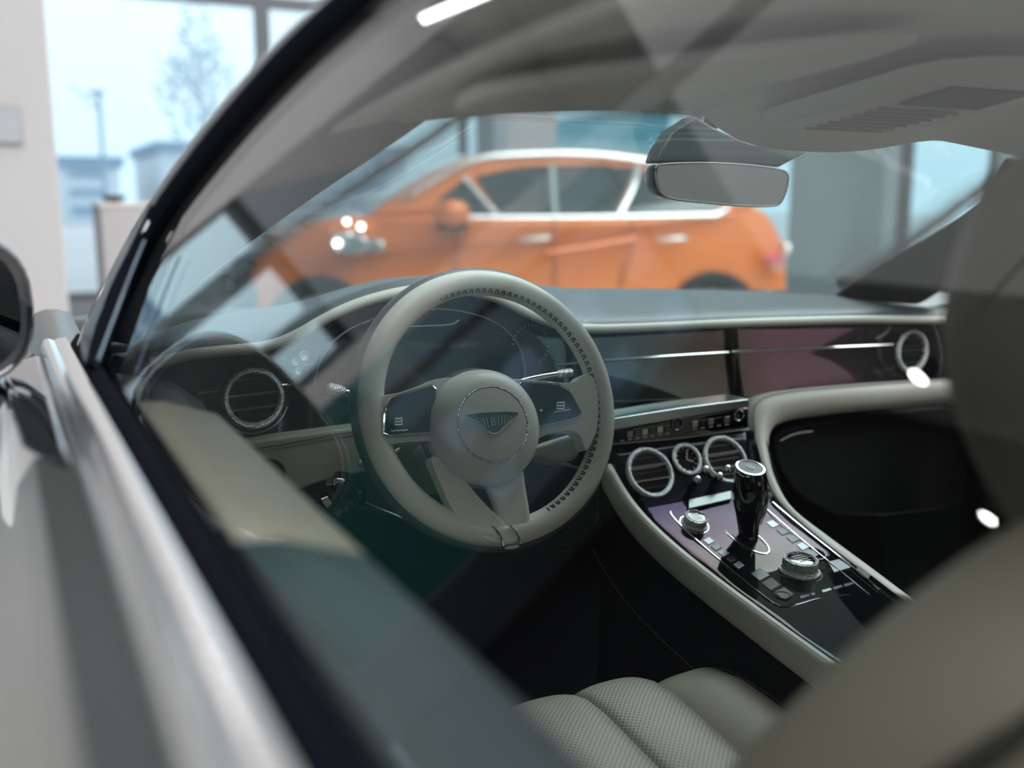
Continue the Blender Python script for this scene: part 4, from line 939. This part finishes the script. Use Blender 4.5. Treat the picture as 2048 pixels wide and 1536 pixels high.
# rotary controller, start dial, cup, buttons
def knob(u, v, r, h, name, mats=KNURL):
    p0 = PC(u, v, 0.0); n_ = cn(p0.y); f_ = frame(p0, n_)
    o = lathe(name, f_, [(r*1.12, 0), (r*1.15, h*.22), (r*1.02, h*.30), (r*.98, h*.42), (r, h*.5), (r*.97, h*.95), (r*.88, h), (r*.80, h), (r*.78, h*.93), (.0005, h*.93)], mats, con, n=44)
    torus('knob_ring', f_, r*1.25, .0008, .0008, CHROME, con, n=44, m=6, h=.001)
    lathe('knob_top', f_, [(r*.76, h*.94), (r*.70, h*.96), (.0005, h*.96)], PIANO, o, n=32)
    for k in range(4): prism('knob_mark', [f_(-r*.4, r*(-.35+.22*k), h*.965), f_(r*.4, r*(-.35+.22*k), h*.965), f_(r*.4, r*(-.29+.22*k), h*.965), f_(-r*.4, r*(-.29+.22*k), h*.965)], n_, .0003, SYM, o, sm=False)
knob(1598, 1146, .0235, .022, 'rotary_controller'); knob(1388, 1050, .0165, .016, 'start_dial')
f_ = frame(PC(1625, 1108, .0005), cn(.96)); torus('cup_rim', f_, .0175, .0011, .0012, CHROME, con, n=36, m=6, h=.001); lathe('cup_well', f_, [(.0172, .0006), (.0005, .0006)], CARPET, con, n=30)
f_ = frame(PC(1566, 1192, .001), cn(.88)); torus('button_ring', f_, .0095, .0007, .0008, PIANO, con, n=32, m=6, h=.001)
BTN = M('console_button', (.012, .014, .015), .25); BTM = M('button_metal', (.22, .23, .24), .35, 1.0)
def cbtn(pts, m=BTN): prism('console_button', [PC(u, v, .0005) for u, v in pts], cn(.9), .0014, m, con, bevel=.0005)
for k in range(4):
    u, v = 1500+24*k-2*(k % 2), 1148+19*k
    if k < 3: cbtn([(u, v), (u+20, v-11), (u+40, v+4), (u+19, v+15)])
for k in range(5):
    u, v = 1532+20*k, 1046+15*k; cbtn([(u, v), (u+13, v-5), (u+27, v+5), (u+13, v+11)], BTM if k in (0, 3) else BTN)
for k in range(5):
    u, v = 1406+15*k, 1082+12*k; cbtn([(u, v), (u+12, v-7), (u+23, v+2), (u+11, v+9)], BTN if k % 2 else BTM)
for k in range(5):
    u, v = 1598+22*k, 1194-6*k; cbtn([(u, v), (u+18, v-5), (u+22, v-1), (u+4, v+5)], BTM if k == 2 else BTN)
cbtn([(1655, 1125), (1685, 1118), (1705, 1135), (1668, 1146)], BTM)

# ================================================================== SEATS
def seat(name, xc, label):
    s0 = thing('z', (0, 0, 0), 'z', 'z'); bpy.data.objects.remove(s0)
    def W_(x, y, z): return V((xc+x, y, z))
    def cush(y, x):   # height of the cushion surface
        base = .565+.055*interp([(.40, 0), (.80, .8), (.92, 1), (.965, .85), (.99, .3), (1.0, -.2)], y)
        return base
    rows = []
    base = loft(name, [[W_(x, y, z) for x, y, z in [(-.25, yy, .30), (-.27, yy, .48), (.27, yy, .48), (.25, yy, .30)]] for yy in (.36, .97)], NAVY, car, closed=True, cap=True, bevel=.02, label=label)
    YY = [.36, .5, .62, .74, .84, .90, .94, .968, .985, .990, .985]
    def panel(nm, x0, x1, mat, dz=0, puff=.010, ex=0):
        rows = []
        for i, y in enumerate(YY):
            z = cush(min(y, .99), 0)-(0 if i < 9 else (.035 if i == 9 else .09))+dz; r = []
            for j in range(9):
                k = 2*j/8-1; r.append(W_(lerp(x0, x1, j/8), y+ex, z+puff*(1-abs(k)**2.6)))
            rows.append(r)
        return loft(nm, rows, mat, base, solid=.004)
    panel('cushion_panel', -.175, -.050, PERF, puff=.006); panel('cushion_panel', -.048, .052, PERF, puff=.007); panel('cushion_panel', .054, .150, PERF, puff=.007)
    for sg in (-1, 1):
        rows = []
        for i, y in enumerate([.36, .5, .65, .78, .88, .93, .965, .985]):
            z = cush(min(y, .97), 0); f = [1, 1, 1, 1, .9, .65, .3, .0][i]
            prof = [(.150, -.004), (.168, .018), (.198, .030), (.232, .026), (.258, .0), (.27, -.05), (.268, -.12)]
            rows.append(smooth([W_(sg*a, y, z-.006+b*(.4+.6*f)-.03*(1-f)) for a, b in prof], 2))
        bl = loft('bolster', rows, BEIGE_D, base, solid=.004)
        tube('bolster_seam', smooth([W_(sg*.236, y, cush(min(y, .97), 0)+.020*(.4+.6*f)-.03*(1-f)) for y, f in ((.4, 1), (.65, 1), (.80, 1), (.88, .9), (.93, .62), (.965, .27))], 2), .0014, THREAD, base, n=5)
    # backrest
    B0 = W_(0, .525, .60); bd_ = V((0, -.56, .828)).normalized(); bn = V((0, .828, .56)).normalized()
    def bf(a, h, d): return B0+V((a, 0, 0))+bd_*h+bn*d
    rows = []
    for h, wd in ((0, .225), (.12, .235), (.25, .245), (.36, .240), (.46, .225), (.52, .19), (.56, .13)):
        rows.append([bf(a*wd, h, d) for a, d in [(-1, -.06), (-1.04, .0), (-.92, .06), (-.62, .03), (-.3, .005), (0, .0), (.3, .005), (.62, .03), (.92, .06), (1.04, 0), (1, -.06), (0, -.09)]])
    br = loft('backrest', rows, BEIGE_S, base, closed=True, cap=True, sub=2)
    tube('shell_crease_shade', smooth([bf(-1.02*w_, h, -.025) for h, w_ in ((.0, .225), (.12, .235), (.25, .245), (.36, .240), (.46, .222), (.53, .17))], 2), .006, M('crease_shade_dark', (.035, .032, .024), .6), base, n=8)  # dark strip standing in for the shade in the shell crease
    hr = [[W_(a*wd, yc+d, z) for a, d in [(-1, -.06), (-1, .02), (-.7, .05), (0, .055), (.7, .05), (1, .02), (1, -.06), (0, -.08)]] for z, wd, yc in ((.955, .07, .20), (1.00, .085, .25), (1.05, .096, .30), (1.12, .106, .335), (1.19, .104, .325), (1.235, .082, .31))]
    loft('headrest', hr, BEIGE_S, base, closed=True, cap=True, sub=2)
    return base
seat('driver_seat', -.37, 'cream leather driver seat with perforated cushion')
seat('passenger_seat', .38, 'cream leather passenger seat')

# ================================================================== DOOR MIRROR
mcn = V((-.985, 1.02, 1.105)); mf = frame(mcn, V((.10, -1, 0)), V((1, 0, 0)))
def sup(a, b, n=40, e=2.8):
    return [(math.copysign(abs(math.cos(t))**(2/e), math.cos(t))*a, math.copysign(abs(math.sin(t))**(2/e), math.sin(t))*b) for t in [2*math.pi*i/n for i in range(n)]]
rows = [[mf(x*s, y*s, d) for x, y in sup(.115, .078)] for d, s in ((-.085, .25), (-.080, .5), (-.062, .78), (-.035, .94), (0, 1.0), (.018, .985), (.024, .95), (.020, .90))]
dm = loft('door_mirror', rows, GLOSSB, car, closed=True, cap=True, label='gloss black door mirror')
mk('mirror_glass', [mf(x, y, .0215) for x, y in sup(.101, .066)], [tuple(range(40))], DMIRR, dm, sm=False)
tube('mirror_bezel', [mf(x, y, .022) for x, y in sup(.111, .074)], .0016, M('bezel_grey', (.10, .11, .11), .3), dm, n=6, closed=True)
tube('mirror_arm', smooth([mcn+V((.03, .02, -.055)), mcn+V((.07, .03, -.085)), V((-.875, 1.06, 1.00)), V((-.855, 1.07, 1.00))], 2), .024, GLOSSB, dm, n=14, flat=.6)
loft('mirror_base_and_reflection', [[V(p) for p in sec] for sec in ([(-.863, .62, 1.046), (-.863, 1.13, 1.046), (-.868, 1.08, .92), (-.870, .78, .90)], [(-.890, .74, 1.040), (-.908, 1.09, 1.040), (-.915, 1.06, .95), (-.912, .93, .93)])], GLOSSB, dm, closed=True, cap=True, bevel=.008)  # foot stretched back to include the mirror's dark reflection in the door paint
